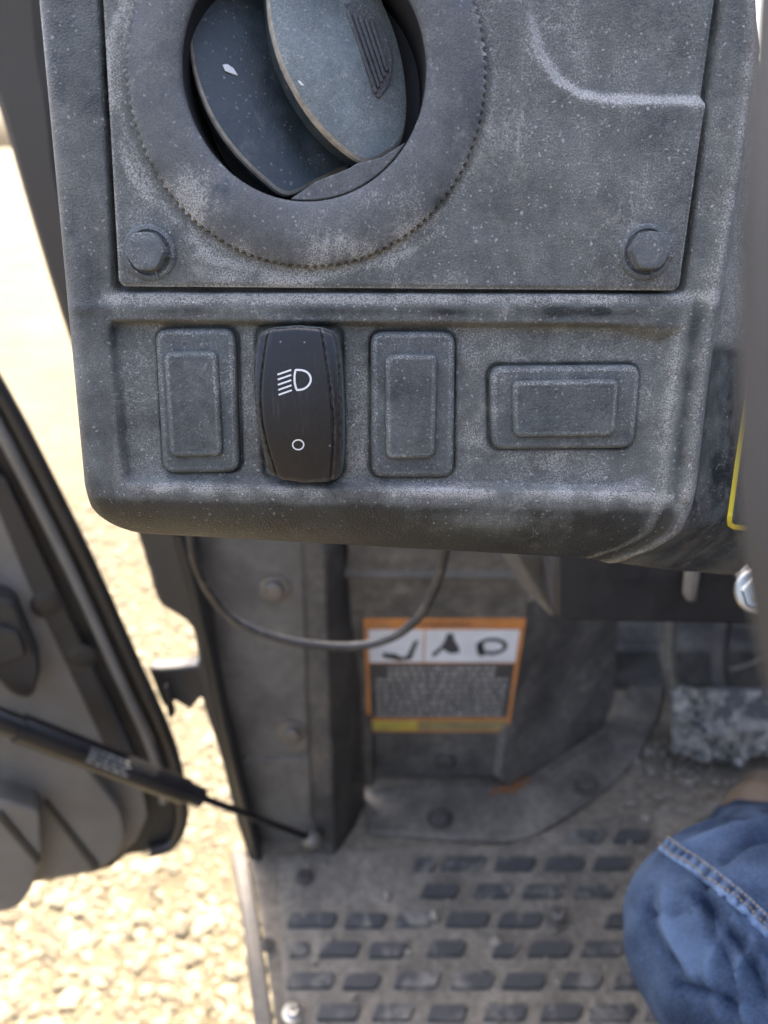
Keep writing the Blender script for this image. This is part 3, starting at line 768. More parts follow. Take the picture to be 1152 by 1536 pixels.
def build_mat():
    t = thing('floor_mat', 'worn rubber floor mat with rows of tread bars under the knee', 'floor mat', (0, .5, 0))
    px = np.array([418., 600, 760, 850, 1250, 1250, 430]); py = np.array([1284., 1268, 1268, 1236, 1170, 1640, 1640])
    P = atz(px, py, .005); v, f = slab_vf(P, (0, 0, 1), .004); mesh('mat_sheet', v, f, M['mat'], t, 30, bevel=.0015)
    rows = {1253: [(850, 904), (922, 971)], 1294: [(622, 652), (663, 724), (742, 799), (817, 873), (891, 945)],
            1335: [(632, 683), (712, 765), (784, 842), (863, 920), (941, 1000)],
            1378: [(432, 500), (518, 575), (593, 645), (670, 730), (748, 809), (909, 960)],
            1422: [(435, 459), (479, 535), (552, 604), (642, 694), (740, 773), (794, 853), (873, 933), (952, 1008)],
            1469: [(432, 496), (515, 565), (593, 655), (678, 737), (755, 814), (843, 899), (922, 979), (1000, 1060)],
            1517: [(476, 535), (560, 616), (642, 696), (727, 786), (812, 868), (886, 948), (969, 1028)]}
    for y, xs in rows.items():
        for a, b in xs:
            h = 8.6*(1+(y-1250)/900); sk = 6; yj = random.uniform(-1.2, 1.2)
            poly = np.array([(a+sk, y-h+yj), (b+sk, y-h+yj), (b-2, y+h+yj), (a-2, y+h+yj)]); poly = rounded_poly(poly, 5, 4)
            P = atz(poly[:, 0], poly[:, 1], .0105); c = P.mean(0)
            v, f = slab_vf(P, (0, 0, 1), .0062); k = len(P)
            v = np.asarray(v); v[k:, :2] += (v[k:, :2]-c[:2])*.05
            mesh('tread_bar', v, f, M['bar'], t, 30)
    def stud(px_, py_, r, h, mat, nm):
        c = atz(np.array(float(px_)), np.array(float(py_)), .006)
        v, f = lathe_vf([(r*1.35, 0), (r*1.35, .002), (r, .0025), (r, h), (r*.8, h+.0015), (r*.35, h+.0016), (r*.3, h-.002)], 20, c); mesh(nm, v, f, mat, t, 30)
    stud(835, 1382, .009, .016, M['steel'], 'stud'); stud(440, 1520, .008, .006, M['chrome'], 'nut'); stud(457, 1316, .008, .004, M['post'], 'bolt'); stud(402, 1418, .006, .003, M['post'], 'bolt')
build_mat()
def build_debris():
    V = []; Fc = []; k = 0
    ico = bmesh.new(); bmesh.ops.create_icosphere(ico, subdivisions=1, radius=1.0)
    iv = np.array([v.co for v in ico.verts]); ico.verts.index_update(); ifc = np.array([[v.index for v in f.verts] for f in ico.faces]); ico.free()
    def put(x, y, s, z=.006):
        nonlocal k
        c = atz(np.array(float(x)), np.array(float(y)), z); q = iv*s*rng.uniform(.5, 1.2, 3)*(1+rng.uniform(-.25, .25, (len(iv), 1)))
        V.append(q+c); Fc.append(ifc+k); k += len(iv)
    for _ in range(420):
        put(rng.normal(1010, 60), rng.normal(1175, 42), rng.lognormal(math.log(.0022), .5))
    for _ in range(330): put(rng.uniform(420, 960), rng.uniform(1260, 1540), rng.lognormal(math.log(.0017), .5))
    for x, y, s in [(652, 1374, .008), (1035, 1174, .007), (972, 1228, .007), (640, 1352, .004), (610, 1410, .004), (830, 1398, .005), (975, 1160, .005)]: put(x, y, s, .01)
    o = mesh('floor_debris', np.vstack(V), np.vstack(Fc).tolist(), M['crumb'], None, 0); tag(o, 'pale crumbs of dried mud scattered over the floor', 'debris', kind='stuff')
build_debris()

# ================================================================== footwell front
def build_kick():
    dn = np.array([0, math.cos(math.radians(78)), -math.sin(math.radians(78))])
    p0 = atz(np.array(640.), np.array(1168.), 0.004); n = np.cross(np.array([1.0, 0, 0]), dn)
    t = thing('kick_panel', 'dark plastic kick panel carrying the orange bordered warning decal', 'panel', tuple(p0))
    slab('panel', [(520, 780), (806, 780), (790, 930), (745, 1168), (530, 1168)], p0, n, .02, M['panel'], t, .003)
    d = slab('warning_decal', [(545, 928), (789, 928), (763, 1098), (551, 1098)], p0, n, .0008, M['orange'], t, off=.0012); tag(d, 'orange bordered warning decal with white pictogram strip')
    n_ = n if (CAM-p0)@n > 0 else -n
    C = lambda s, r: np.array([545, 928])*(1-s)*(1-r)+np.array([789, 928])*s*(1-r)+np.array([763, 1098])*s*r+np.array([551, 1098])*(1-s)*r
    def rect(nm, s0, s1, r0, r1, mat, off): return slab(nm, [C(s0, r0), C(s1, r0), C(s1, r1), C(s0, r1)], p0, n, .0004, mat, d, off=off)
    rect('pictogram_strip', .030, .375, .10, .385, M['white_label'], .0018); rect('pictogram_strip', .385, .972, .10, .385, M['white_label'], .0018)
    rect('text_panel', .030, .972, .40, .875, M['dark_label'], .0018)
    rect('footer', .02, .35, .905, .985, M['label_yellow'], .0018); rect('footer', .36, .97, .905, .985, M['footer_dim'], .0018)
    # header word
    cu = bpy.data.curves.new('word', 'FONT'); cu.body = 'WARNING'; cu.size = 1.0; cu.align_x = 'CENTER'; cu.align_y = 'CENTER'
    tmp = bpy.data.objects.new('word_tmp', cu); COL.objects.link(tmp); dg = bpy.context.evaluated_depsgraph_get()
    tm = bpy.data.meshes.new_from_object(tmp.evaluated_get(dg)); bpy.data.objects.remove(tmp)
    def place_text(tm, s, r, hgt, mat, nm):
        c = hit(*[np.array(float(q)) for q in C(s, r)], p0+n_*.0020, n); ux = np.array([1.0, 0, 0]); uy = -dn
        v = np.array([c+(ux*q.co.x+uy*q.co.y)*hgt for q in tm.vertices]); f = [list(p.vertices) for p in tm.polygons]
        mesh(nm, v, f, mat, d, 0)
    place_text(tm, .5, .055, .0125, M['label_ink'], 'header_word')
    # rows of print too small to read
    parts = []
    r0 = random.Random(3)
    for i, r in enumerate(np.linspace(.44, .845, 9)):
        s = .07 if i > 1 else .15
        end = .94 if i > 1 else .85
        while s < end:
            w = r0.uniform(.015, .06); e = min(s+w, end); hh = .0135 if i > 1 else .017
            q = np.array([C(s, r-hh), C(e, r-hh), C(e, r+hh), C(s, r+hh)]); P = hit(q[:, 0], q[:, 1], p0+n_*.0021, n); parts.append((P, [[0, 1, 2, 3]])); s = e+.012
    mesh('small_print', *join(parts), M['label_text'], d, 0)
    parts = []
    def poly(pts): q = np.array([C(*p) for p in pts]); parts.append((hit(q[:, 0], q[:, 1], p0+n_*.0022, n), [list(range(len(q)))]))
    poly([(.12, .30), (.20, .31), (.24, .34), (.27, .33), (.315, .20), (.345, .19), (.30, .36), (.22, .375), (.11, .34)])
    poly([(.52, .13), (.56, .13), (.57, .19), (.60, .25), (.61, .30), (.55, .31), (.50, .27), (.47, .31), (.44, .34), (.43, .31), (.49, .24), (.51, .19)])
    th = np.linspace(0, 2*math.pi, 20, endpoint=False)
    for a, b in zip(th, np.roll(th, -1)): poly([(.81+.10*math.cos(a), .245+.075*math.sin(a)), (.81+.10*math.cos(b), .245+.075*math.sin(b)), (.81+.072*math.cos(b), .245+.045*math.sin(b)), (.81+.072*math.cos(a), .245+.045*math.sin(a))])
    poly([(.71, .22), (.75, .20), (.77, .30), (.76, .34), (.72, .31)])
    mesh('pictograms', *join(parts), M['label_ink'], d, 0)
    # bruised bulge and bolt below the decal
    q = hit(np.array(667.), np.array(1140.), p0+n_*.001, n); R = frame_z(n_)
    mesh('bolt', *lathe_vf([(.014, 0), (.014, .004), (.010, .007), (.004, .008)], 18, q, R=R), M['post'], t, 40)
    # bent side wing running back towards the pedals
    a = atz(np.array(765.), np.array(1184.), .002); b = atz(np.array(935.), np.array(1072.), .002)
    e = (b-a)/np.linalg.norm(b-a); wn_ = np.cross(e, np.array([0, 0, 1.0]))
    slab('side_wing', [(785, 900), (930, 900), (922, 1050), (905, 1098), (850, 1140), (768, 1182), (748, 1168)], a, wn_, .015, M['panel'], t, .003)
    return p0
kick_p0 = build_kick()

def build_bulkhead():
    o = box('bulkhead', (-.26, 1.073, -.03), (1.0, 1.10, .70), M['panel']); tag(o, 'dark front bulkhead behind the pedals', 'wall')
    box('lower_ledge', (.22, .985, .0), (.75, 1.068, .085), M['panel'], o, .01)
build_bulkhead()

def build_bracket():
    t = thing('floor_bracket', 'curved steel floor flange bolted along the foot of the kick panel', 'bracket', (0.05, .72, 0))
    inner = [(545, 1186), (620, 1176), (740, 1178), (790, 1166), (850, 1140), (905, 1098), (935, 1050), (955, 985)]
    outer = [(1000, 985), (990, 1060), (962, 1125), (905, 1185), (850, 1222), (800, 1250), (765, 1258), (690, 1256), (600, 1250), (552, 1246)]
    P = np.vstack([smoothpath(inner, 4), smoothpath(outer, 4)]); Q = atz(P[:, 0], P[:, 1], .010)
    v, f = slab_vf(Q, (0, 0, 1), .0095); mesh('flange', v, f, M['bracket'], t, 30, bevel=.002)
    for x, y in ((660, 1229), (880, 1181)):
        c = atz(np.array(float(x)), np.array(float(y)), .0105)
        v, f = lathe_vf([(.017, 0), (.017, .0015), (.0115, .002), (.0115, .008), (.0095, .0095), (.004, .0095)], 18, c); mesh('bolt', v, f, M['post'], t, 30)
    pr = []
    for _ in range(46):
        x = random.gauss(772, 16); y = 1180-(x-772)*.22+random.gauss(0, 4); c = atz(np.array(x), np.array(y), .0112)
        pr.append(box_vf(c, (random.uniform(.002, .008), random.uniform(.001, .004), .002), frame_z((random.gauss(0, .3), random.gauss(0, .3), 1))))
    mesh('rust_scale', *join(pr), M['rust'], t, 0)
build_bracket()

def build_side_panel():
    Y = .690; n = (0, -1.0, 0); p0 = np.array([0, Y, 0.0])
    t = thing('side_panel', 'grey side trim panel with a seam and bolts beside the door frame', 'panel', (-.12, Y, 0))
    slab('upper_panel', [(288, 770), (454, 770), (464, 1132), (352, 1136), (335, 1060)], p0, n, .012, M['panel_pale'], t, .003)
    slab('lower_panel', [(354, 1141), (465, 1137), (470, 1262), (390, 1290), (376, 1240)], p0, n, .012, M['panel_pale'], t, .003, off=.001)
    for x, y in ((412, 882), (438, 1097)):
        c = aty(np.array(float(x)), np.array(float(y)), Y-.0005); R = frame_z((0, -1, 0))
        mesh('bolt', *lathe_vf([(.016, 0), (.016, .002), (.010, .003), (.010, .008), (.008, .0095), (.003, .0095)], 18, c, R=R), M['steel'], t, 30)
    # rounded trim post
    po = thing('trim_post', 'black rounded upright trim post beside the grey side panel', 'post', (-.07, Y, 0))
    prof = [(458, 0.0), (461, -.014), (466, -.021), (486, -.026), (494, -.024), (499, -.016), (522, .02), (540, .06)]
    top, bot = [], []
    for x, dy in prof:
        top.append(aty(np.array(x-8.), np.array(760.), Y+dy)); bot.append(aty(np.array(x+9.), np.array(1262.), Y+dy))
    top = smoothpath(top, 4); bot = smoothpath(bot, 4); bot[:, 2] = .001
    V = np.vstack([top, bot]); N = len(top); f = [[i, N+i, N+i+1, i+1] for i in range(N-1)]; f += [[N-1, 2*N-1, N, 0]]
    mesh('trim_cover', V, f, M['post'], po, 40)
    # its shadowed flank joining the kick panel
    slab('trim_flank', [(538, 830), (552, 830), (560, 1180), (545, 1180)], np.array([0, .76, 0]), n, .03, M['post'], po, .002)
build_side_panel()

def build_beam():
    t = thing('dashboard_bracket', 'grey cross rail and dark box bracket fixed beneath the dashboard', 'bracket', (0, .5, .5))
    v = hit(np.array([270., 840, 840, 300]), np.array([790., 800, 872, 866]), (0, .50, 0), (0, -1, .55)); vv_, f = slab_vf(v, (0, -.876, .482), .02); mesh('cross_rail', vv_, f, M['panel_pale'], t, 30, bevel=.004)
    slab('box_bracket', [(832, 820), (1180, 820), (1180, 942), (1100, 938), (845, 934), (832, 925)], (0, .46, 0), (0, -1, 0), .10, M['black'], t, .004)
    slab('bracket_edge', [(770, 830), (836, 830), (836, 926), (826, 925)], (0, .47, 0), (.35, -1, 0), .05, M['panel_pale'], t, .003)
    # hanging lug and plated nut on it
    slab('lug', [(1036, 830), (1056, 830), (1047, 905), (1030, 905)], (0, .447, 0), (0, -1, 0), .012, M['panel_pale'], t, .003)
    c = aty(np.array(1140.), np.array(888.), .40); R = frame_z((-.45, -.8, .35)); th = 6
    a = lathe_vf([(.0145, -.004), (.0145, 0), (.013, .0015), (.009, .002)], 24, c, R=R)
    b = lathe_vf([(.0105, .0), (.0105, .008), (.009, .0098), (.005, .0098), (.005, .013), (.003, .0135)], 6, c, R=R)
    mesh('plated_nut', *join([a, b]), M['chrome'], t, 30)
    # stem that carries the nut back to the bracket
    mesh('nut_stem', *tube_vf([c, c+np.array([.01, .07, -.01])], .006, 10), M['steel'], t)
build_beam()

def build_cable():
    pts = [(284, 770, .47), (292, 840, .48), (318, 893, .50), (352, 930, .51), (400, 952, .515), (460, 966, .52), (535, 969, .52), (592, 954, .515), (630, 923, .51), (651, 885, .505), (664, 845, .50), (672, 790, .49)]
    P = np.array([aty(np.array(float(x)), np.array(float(y)), d) for x, y, d in pts])
    o = tube('hanging_cable', smoothpath(P, 7), .0037, M['cable'], None, 12); tag(o, 'black cable drooping in a loop below the dashboard', 'cable')
build_cable()

def build_pedal():
    c = np.array([.415, .80, .12])
    p0 = aty(np.array(1080.), np.array(1085.), .83); n = np.array([0, -.75, .66])
    t = thing('brake_pedal', 'foot pedal caked with pale dried mud below the dashboard', 'pedal', (p0[0], p0[1], 0))
    slab('pedal_pad', rounded_poly([(1010, 1032), (1190, 1028), (1190, 1132), (1014, 1118)], 10, 4), p0, n, .014, M['bar'], t, .003)
    # mud as a lumpy crust
    n_ = n/np.linalg.norm(n); gx, gy = 90, 60
    xs = np.linspace(1010, 1190, gx); ys = np.linspace(1032, 1128, gy); PX, PY = np.meshgrid(xs, ys)
    B = hit(PX, PY, p0+n_*.0005, n_); h = np.zeros(PX.shape)
    for i in range(gy):
        for j in range(gx):
            q = Vector((PX[i, j]/24, PY[i, j]/24, 0)); h[i, j] = noise.fractal(q, .8, 2.1, 4)
    edge = np.exp(-((PX-1035)/30)**2)*.9+np.exp(-((PY-1112)/18)**2)*.9+.05
    Hh = np.clip((h*1.3+.3)*edge, -.02, 1.2)*.032
    e = np.minimum(np.minimum(PX-1010, 1190-PX), np.minimum(PY-1032, 1128-PY)); Hh = np.where(e < 3, -.004, Hh-.0015)
    P = B+Hh[..., None]*n_
    ico = bmesh.new(); bmesh.ops.create_icosphere(ico, subdivisions=2, radius=1.0)
    iv = np.array([v.co for v in ico.verts]); ico.verts.index_update(); ifc = [[v.index for v in f.verts] for f in ico.faces]; ico.free()
    parts = [(P.reshape(-1, 3), gridfaces(gy, gx)[:, ::-1].tolist())]
    for k in range(110):
        if k < 55: x, y = 1016+abs(rng.normal(0, 17)), rng.uniform(1034, 1126)
        else: x, y = rng.uniform(1012, 1188), 1120+rng.normal(0, 9)
        r = rng.lognormal(math.log(.0058), .45); c = hit(np.array(x), np.array(y), p0+n_*.002, n_)
        q = iv*r*rng.uniform(.55, 1.3, 3)
        q = q*(1+np.array([[.35*noise.noise(Vector(v)*1.7+Vector((k*3.1, 0, 0)))] for v in iv])); parts.append((q+c, ifc))
    mc = mesh('mud_crust', *join(parts), M['mud'], t, 180); tag(mc, kind='stuff')
    for pts in ([(993, 930, .88), (1001, 980, .875), (1012, 1040, .86)], [(1076, 930, .93), (1078, 985, .91), (1085, 1045, .87)]):
        P = [aty(np.array(float(x)), np.array(float(y)), d) for x, y, d in pts]; P = np.array(P); P[0, 2] += .08
        v, f = tube_vf(P, .0125 if pts[0][0] < 1000 else .014, 4); mesh('pedal_arm', v, f, M['bracket'] if pts[0][0] < 1000 else M['post'], t, 30, bevel=.002)
    P = np.array([aty(np.array(float(x)), np.array(float(y)), .88) for x, y in [(1094, 1005), (1115, 1000), (1140, 990), (1170, 975)]]); tube('return_spring', smoothpath(P, 5), .0022, M['steel'], t, 8)
build_pedal()

# ================================================================== door opening: pillar, door, hinge, strut
def build_pillar():
    bot = atz(np.array(375.), np.array(1288.), 0.0); top_c = aty(np.array(36.), np.array(150.), .625)
    t = thing('cab_pillar', 'raked dark cab pillar passing behind the dashboard beside the door opening', 'pillar', tuple(bot))
    # (left px, right px, py, depth Y)
    L = [(-62, 64, -60, .625), (-30, 72, 80, .63), (2, 84, 170, .632), (40, 98, 300, .636), (92, 160, 470, .642), (150, 240, 640, .65), (214, 284, 822, .656), (238, 300, 900, .659), (262, 306, 918, .66), (288, 312, 940, .661), (298, 318, 985, .662), (304, 330, 1050, .663), (330, 350, 1130, .665), (352, 372, 1220, .667), (374, 392, 1290, .668)]
    A = np.array([aty(np.array(float(a)), np.array(float(y)), d) for a, b, y, d in L]); B = np.array([aty(np.array(float(b)), np.array(float(y)), d) for a, b, y, d in L])
    A = smoothpath(A, 3); B = smoothpath(B, 3)
    th = np.array([0, .045, 0]); m = np.array([0, -.004, 0])
    rings = [A+th, A, A+(B-A)*.15+m, A+(B-A)*.85+m, B, B+th]; k = len(A)
    V = np.stack(rings, 1).reshape(-1, 3); f = gridfaces(k, 6, wrapc=True).tolist(); f += [list(range(6)), list(range((k-1)*6, k*6))[::-1]]
    mesh('pillar_tube', V, f, M['pillar'], t, 25)
    # edge weld strip along the inner side
    S = np.array([aty(np.array(float(x)), np.array(float(y)), d) for x, y, d in [(268, 800, .652), (290, 880, .655), (318, 1000, .659), (340, 1100, .662), (372, 1230, .664), (388, 1290, .666)]]); tube('door_seal', smoothpath(S, 5), .006, M['seal'], t, 10)
    # hinge leaves
    slab('hinge_leaf', [(262, 905), (292, 940), (300, 985), (296, 1000), (240, 1004), (222, 1002), (232, 1030), (245, 1062), (262, 1052), (285, 1066), (300, 1048), (318, 1056), (330, 1040), (318, 985), (300, 920), (282, 880)], (0, .664, 0), (0, -1, 0), .02, M['frame'], t, .003)
    slab('hinge_pin', [(244, 1032), (251, 1028), (262, 1072), (256, 1082), (250, 1070)], (0, .655, 0), (0, -1, 0), .008, M['pillar'], t, .002)
build_pillar()

def build_door():
    a = np.array([-.225, .645, 0]); e = np.array([-.92, -.39, 0]); e /= np.linalg.norm(e); n = np.cross(e, np.array([0, 0, 1.0]))
    if (CAM-a)@n < 0: n = -n
    t = thing('cab_door', 'open black cab door standing outside over the bright gravel', 'door', tuple(atz(np.array(200.), np.array(1290.), .02)))
    pan = [(-420, 200), (-160, 330), (0, 600), (60, 715), (128, 850), (190, 985), (250, 1120), (268, 1190), (270, 1235), (255, 1268), (222, 1279), (190, 1284), (170, 1302), (140, 1311), (40, 1328), (-200, 1360), (-420, 1380)]
    slab('door_shell', pan, a, n, .03, M['door_dark'], t, .004)
    # inner trim skin with its own outline, proud of the shell
    skin = [(-400, 330), (-150, 440), (-20, 690), (30, 770), (100, 920), (160, 1050), (212, 1165), (222, 1225), (205, 1262), (150, 1304), (40, 1322), (-200, 1352), (-400, 1372)]
    slab('inner_trim', rounded_poly(skin, 6, 3), a, n, .016, M['door'], t, .006, off=.014)
    # rubber seal, double lip along the edge
    S1 = np.array([(-150, 330), (0, 588), (62, 705), (130, 842), (192, 978), (252, 1112), (270, 1188), (272, 1232), (256, 1266), (224, 1277)], float)
    P = hit(S1[:, 0], S1[:, 1], a+n*.006, n); tube('edge_seal', smoothpath(P, 6), .0075, M['seal'], t, 12)
    S2 = S1[:7]+np.array([-24, 14]); P = hit(S2[:, 0], S2[:, 1], a+n*.012, n); tube('edge_seal', smoothpath(P, 6), .005, M['door'], t, 12)
    # dark inset next to the seal, upper handle recess, raised lower pocket
    slab('trim_groove', [(-20, 725), (6, 715), (70, 850), (150, 1030), (200, 1150), (176, 1160), (120, 1040), (40, 870)], a, n, .004, M['door_dark'], t, .001, off=.0165)
    slab('pull_handle', rounded_poly([(-60, 880), (22, 905), (62, 1000), (50, 1050), (18, 1045), (-60, 960)], 14, 5), a, n, .03, M['door_dark'], t, .008, off=.04)
    slab('handle_cup', rounded_poly([(-40, 930), (28, 950), (40, 985), (-40, 1010)], 8, 4), a, n, .012, M['door_dark'], t, .004, off=.046)
    slab('lower_trim', rounded_poly([(-200, 1075), (10, 1095), (130, 1150), (182, 1215), (190, 1255), (172, 1290), (140, 1309), (60, 1322), (-200, 1345)], 12, 4), a, n, .03, M['door'], t, .008, off=.034)
    slab('door_pocket', rounded_poly([(-200, 1205), (0, 1198), (60, 1216), (63, 1290), (48, 1335), (28, 1362), (-10, 1372), (-200, 1380)], 10, 4), a, n, .05, M['door'], t, .008, off=.060)
    slab('pocket_rib', [(64, 1204), (72, 1202), (150, 1302), (140, 1308)], a, n, .006, M['door_dark'], t, .001, off=.037)
    slab('pocket_rib', [(-10, 1222), (2, 1218), (62, 1290), (56, 1300)], a, n, .006, M['door_dark'], t, .001, off=.0625)
    for x, y in ((122, 985), (70, 905)):
        c = hit(np.array(float(x)), np.array(float(y)), a+n*.0145, n); mesh('trim_bolt', *lathe_vf([(.014, 0), (.014, .002), (.009, .004), (.003, .004)], 16, c, R=frame_z(n)), M['seal'], t, 40)
    # strut
    c0 = aty(np.array(-120.), np.array(1034.), .50); c1 = aty(np.array(301.), np.array(1196.), .585); c2 = aty(np.array(468.), np.array(1258.), .655)
    s_ = thing('gas_strut', 'black gas strut with thin rod reaching from the door to the sill', 'strut', tuple(c2))
    k = (c1-c0); q = lambda f_: c0+k*f_
    P = np.array([q(0), q(.30), q(.302), q(.93), q(.932), q(1)]); tube('cylinder', P, [.0105, .0105, .013, .013, .0105, .0105], M['strut'], s_, 20, 30)
    # orient label lines along the axis, on the side that faces the camera
    ax = k/np.linalg.norm(k); mid = q(.56); vw = CAM-mid; vw -= (vw@ax)*ax; vw /= np.linalg.norm(vw); sd_ = np.cross(vw, ax); pr = []
    rr = random.Random(5)
    for row in range(4):
        an = -.45+row*.3; nn = vw*math.cos(an)+sd_*math.sin(an); f0 = .525
        while f0 < .665:
            w = rr.uniform(.008, .03); pr.append(box_vf(q(f0+w/2)+nn*.01305, (np.linalg.norm(k)*w, .0016, .0003), np.stack([ax, np.cross(nn, ax), nn], 1))); f0 += w+.008
    mesh('printed_lines', *join(pr), M['label_text'], s_, 0)
    tube('rod', np.array([c1, c2]), .0042, M['strut'], s_, 14)
    mesh('ball_joint', *lathe_vf([(.004, -.012), (.010, -.008), (.012, 0), (.010, .008), (.004, .012)], 16, c2, R=frame_z((0, -1, .2))), M['steel'], s_, 60)
    tube('ball_stud', np.array([c2, c2+np.array([.0, .034, 0])]), .006, M['steel'], s_, 10)
build_door()

# ================================================================== operator's leg
def build_person():
    hip = np.array([.53, -.14, .465]); knee = np.array([.205, .262, .405]); ank = np.array([.405, .575, .11]); toe = np.array([.47, .68, .045])
    t = thing('person', 'seated operator in blue jeans and brown boot with bent knee', 'person', (ank[0], ank[1], 0))
    bm = bmesh.new()
    def ball(c, r):
        m_ = Matrix.Translation(Vector(c)) @ Matrix.Diagonal((r, r, r, 1)); bmesh.ops.create_icosphere(bm, subdivisions=3, radius=1.0, matrix=m_)
    for k in np.linspace(0, 1, 26): ball(hip*(1-k)+knee*k, .095*(1-k)+.068*k)
    ball(knee+np.array([-.004, .012, -.004]), .066)
    for k in np.linspace(0, 1, 22): ball(knee*(1-k)+ank*k+np.array([0, -.012, 0])*math.sin(k*3.14), .066*(1-k)+.062*k+.008*math.sin(k*3.14))
    me = bpy.data.meshes.new('tmp'); bm.to_mesh(me); bm.free(); o = bpy.data.objects.new('tmp', me); COL.objects.link(o)
    r = o.modifiers.new('r', 'REMESH'); r.mode = 'VOXEL'; r.voxel_size = .0035; s_ = o.modifiers.new('s', 'SMOOTH'); s_.factor = .5; s_.iterations = 14
    dg = bpy.context.evaluated_depsgraph_get(); m2 = bpy.data.meshes.new_from_object(o.evaluated_get(dg)); bpy.data.objects.remove(o)
    n = len(m2.vertices); co = np.zeros(n*3); m2.vertices.foreach_get('co', co); co = co.reshape(-1, 3); nr = np.zeros(n*3); m2.vertices.foreach_get('normal', nr); nr = nr.reshape(-1, 3)
    # folds: creases radiating over the knee and hanging along the leg
    th = (knee-hip)/np.linalg.norm(knee-hip); fade = np.zeros(n); D = np.zeros(n)
    d3 = co-CAM; z = d3@FWD; PX = 576+F*(d3@RGT)/z; PY = 768-F*(d3@UPV)/z
    def crease(path, wd, amp):
        nonlocal D, fade
        P = smoothpath(np.array(path, float), 6); d = np.full(n, 1e9)
        for a, b in zip(P[:-1], P[1:]):
            e = b-a; tq = np.clip(((PX-a[0])*e[0]+(PY-a[1])*e[1])/(e@e), 0, 1); d = np.minimum(d, np.hypot(PX-a[0]-e[0]*tq, PY-a[1]-e[1]*tq))
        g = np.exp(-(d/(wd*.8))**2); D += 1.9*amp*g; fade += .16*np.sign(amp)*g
    for p, w, a in [([(1052, 1315), (1060, 1380), (1085, 1450), (1105, 1500)], 9, -.0030), ([(1000, 1330), (1003, 1400), (1040, 1470)], 10, .0022), ([(1130, 1420), (1105, 1450), (1110, 1500), (1125, 1540)], 9, .0032),
                    ([(1030, 1325), (1100, 1360), (1152, 1420)], 8, .0022), ([(1085, 1290), (1120, 1262), (1170, 1250)], 10, -.003), ([(1020, 1275), (1080, 1250), (1150, 1228)], 9, .0022), ([(975, 1330), (975, 1390), (1010, 1450)], 8, -.0016), ([(1075, 1400), (1060, 1460), (1080, 1530)], 10, .0018),
                    ([(1010, 1480), (1060, 1490), (1100, 1515)], 8, -.0025), ([(955, 1360), (990, 1372), (1030, 1362)], 6, -.0016), ([(1040, 1345), (1075, 1375), (1120, 1440), (1140, 1500)], 7, -.0026), ([(1100, 1380), (1135, 1420), (1160, 1480)], 7, .002), ([(1090, 1225), (1120, 1235), (1160, 1215)], 7, -.002)]: crease(p, w, a)
    for i in range(n):
        q = Vector(co[i]); D[i] += .0035*noise.fractal(q*16, .7, 2.0, 3); fade[i] += .16*noise.noise(q*24)+.13*noise.noise(q*70)
    # paler where the cloth is stretched over the knee
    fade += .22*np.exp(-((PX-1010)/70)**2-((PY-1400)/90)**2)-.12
    co = co+nr*D[:, None]
    f = [list(p.vertices) for p in m2.polygons]
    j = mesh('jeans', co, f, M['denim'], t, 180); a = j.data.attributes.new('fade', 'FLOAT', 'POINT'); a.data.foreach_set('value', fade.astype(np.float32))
    bv = BVHTree.FromPolygons([tuple(v) for v in co], f)
    def on(px, py, off):
        d = Vector(raydir(np.array(float(px)), np.array(float(py)))).normalized(); h = bv.ray_cast(Vector(CAM), d)
        if h[0] is None: return None, None
        nn = h[1] if h[1].dot(d) < 0 else -h[1]; return np.array(h[0]+nn*off), np.array(nn)
    # outseam: a welt of two layers with puckers, stitched twice
    A = smoothpath(np.array([(985, 1266), (1010, 1284), (1040, 1304), (1085, 1338), (1130, 1378), (1175, 1425)], float), 16); T = np.gradient(A, axis=0); T /= np.linalg.norm(T, axis=1)[:, None]; N2 = np.stack([T[:, 1], -T[:, 0]], -1)
    ns = np.array([-7, -5.5, -3, 3, 10, 17, 19.5, 21]); hs = np.array([-.001, .0016, .0022, .0016, .0013, .0016, .0012, -.001]); rows = []
    for i, p in enumerate(A):
        row = []
        for s__, h_ in zip(ns, hs):
            q, nn = on(*(p+N2[i]*s__), h_+(.0007*math.sin(i*1.1) if 0 < s__ < 18 else 0))
            row.append(q)
        if any(x is None for x in row): continue
        rows.append(row)
    R = np.array(rows); w = mesh('outseam', R.reshape(-1, 3), gridfaces(R.shape[0], len(ns)).tolist(), M['denim'], j, 180)
    a = w.data.attributes.new('fade', 'FLOAT', 'POINT'); fv = np.zeros(R.shape[:2]); fv[:] = np.array([.5, .65, .7, .2, .0, .15, .4, .3]); fv += .25*np.sin(np.arange(R.shape[0])*1.1)[:, None]; a.data.foreach_set('value', fv.ravel().astype(np.float32))
    st = []
    for off in (2.5, 16.5):
        for i in range(0, len(A)-2, 2):
            p, n1 = on(*(A[i]+N2[i]*off), .0024); q, n2 = on(*(A[i+1]+N2[i+1]*off), .0024)
            if p is not None and q is not None: st.append(tube_vf(np.array([p, (p+q)/2+n1*.0003, q]), .0005, 6))
    mesh('stitching', *join(st), M['thread'], j, 60)
    # boot
    bb = bmesh.new()
    d = toe-ank; d[2] = 0; L = np.linalg.norm(d); d /= L
    def blob(c, r, sc): bmesh.ops.create_icosphere(bb, subdivisions=3, radius=1.0, matrix=Matrix.Translation(Vector(c)) @ Matrix.Rotation(math.atan2(d[1], d[0]), 4, 'Z') @ Matrix.Diagonal((sc[0]*r, sc[1]*r, sc[2]*r, 1)))
    heel = np.array([ank[0], ank[1], 0])
    for k in np.linspace(0, 1, 12): blob(heel+d*(-.03+.19*k)+np.array([0, 0, .055-.012*k]), .05, (1.0, .92-.1*k, 1.0-.22*k))
    for k in np.linspace(0, 1, 6): blob(heel+np.array([0, 0, .06+.10*k])-d*.012, .052, (1, 1, 1))
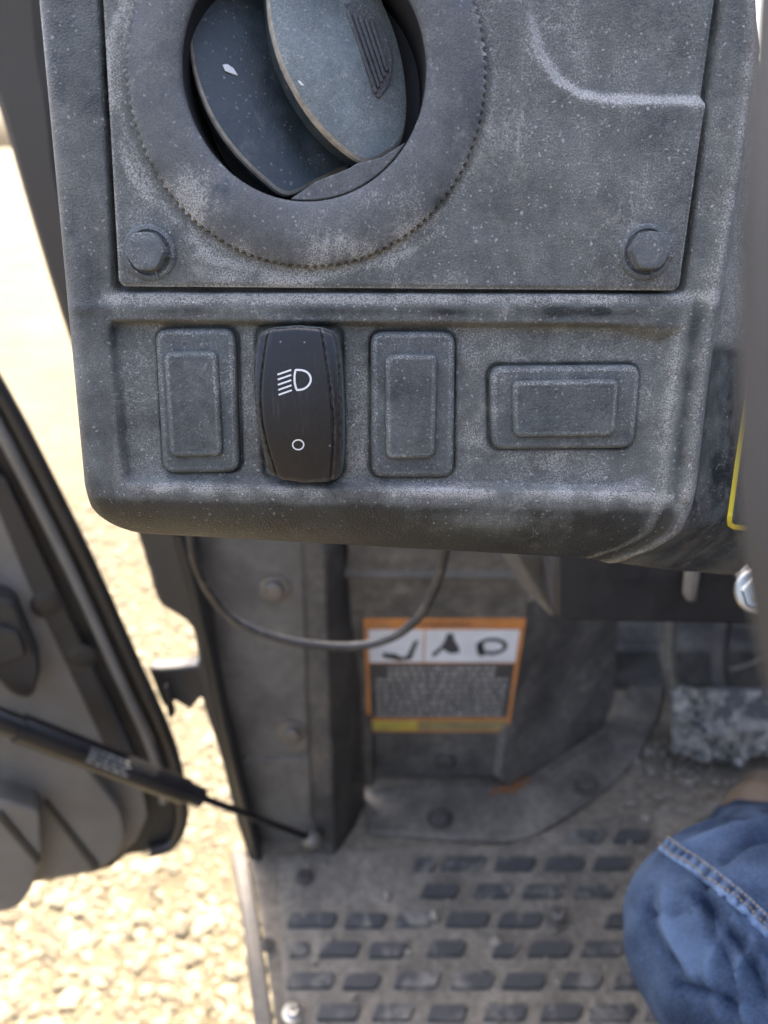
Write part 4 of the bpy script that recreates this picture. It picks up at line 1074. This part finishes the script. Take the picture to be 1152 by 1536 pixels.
    me = bpy.data.meshes.new('tmp'); bb.to_mesh(me); bb.free(); o = bpy.data.objects.new('tmp', me); COL.objects.link(o)
    r = o.modifiers.new('r', 'REMESH'); r.mode = 'VOXEL'; r.voxel_size = .005; s_ = o.modifiers.new('s', 'SMOOTH'); s_.iterations = 8
    dg = bpy.context.evaluated_depsgraph_get(); m2 = bpy.data.meshes.new_from_object(o.evaluated_get(dg)); bpy.data.objects.remove(o)
    cb = np.array([v.co for v in m2.vertices]); cb[:, 2] = np.maximum(cb[:, 2], .012)
    fb = [list(p.vertices) for p in m2.polygons]
    bo = mesh('boot', cb, fb, M['boot'], t, 180)
    lc = []
    side = np.array([-d[1], d[0], 0])
    for k in range(5):
        c = heel+d*(.03+.024*k)+np.array([0, 0, .118-.012*k]); P = [c+side*x+np.array([0, 0, -.8*x*x/.05+.0])+d*(.012*(1 if k % 2 else -1)*x/.03) for x in np.linspace(-.034, .034, 7)]; lc.append(tube_vf(np.array(P), .003, 8))
    mesh('laces', *join(lc), M['crumb'], bo, 60)
build_person()

# ================================================================== near bar, added unseen roof and walls
def build_bar():
    pts = [(1312, -330, .072), (1275, -120, .074), (1259, 100, .075), (1245, 330, .075), (1239, 560, .075), (1240, 760, .075), (1256, 900, .075), (1280, 1010, .075), (1310, 1120, .077)]
    P = np.array([CAM+raydir(np.array(float(x)), np.array(float(y)))*d for x, y, d in pts])
    o = tube('grab_bar', smoothpath(P, 8), .0078, M['barpad'], None, 28); tag(o, 'blurred dark padded bar standing in front of the dashboard beside the yellow decal', 'bar')
build_bar()
def build_added_roof():
    o = box('added_cab_roof', (-.30, .42, 1.52), (1.15, 1.95, 1.58), M['frame'], None, .02); tag(o, 'unseen flat dark cab roof added to keep the sun off the dashboard', 'roof')  # unseen roof added for shade, cut short so sky light reaches the dashboard
build_added_roof()
def build_added_walls():
    o = box('added_rear_wall', (-.24, -1.04, -.03), (1.0, -1.003, 1.45), M['frame'], None, .01); tag(o, 'unseen dark rear cab wall added to block low light behind the operator', 'wall')  # unseen wall added to block ground bounce and low light from behind
    o = box('added_side_wall', (1.003, -1.0, -.03), (1.04, 1.10, 1.15), M['frame'], None, .01); tag(o, 'unseen dark cab side wall added to block low light beyond the operator', 'wall')  # unseen wall added to block low light from the right
build_added_walls()
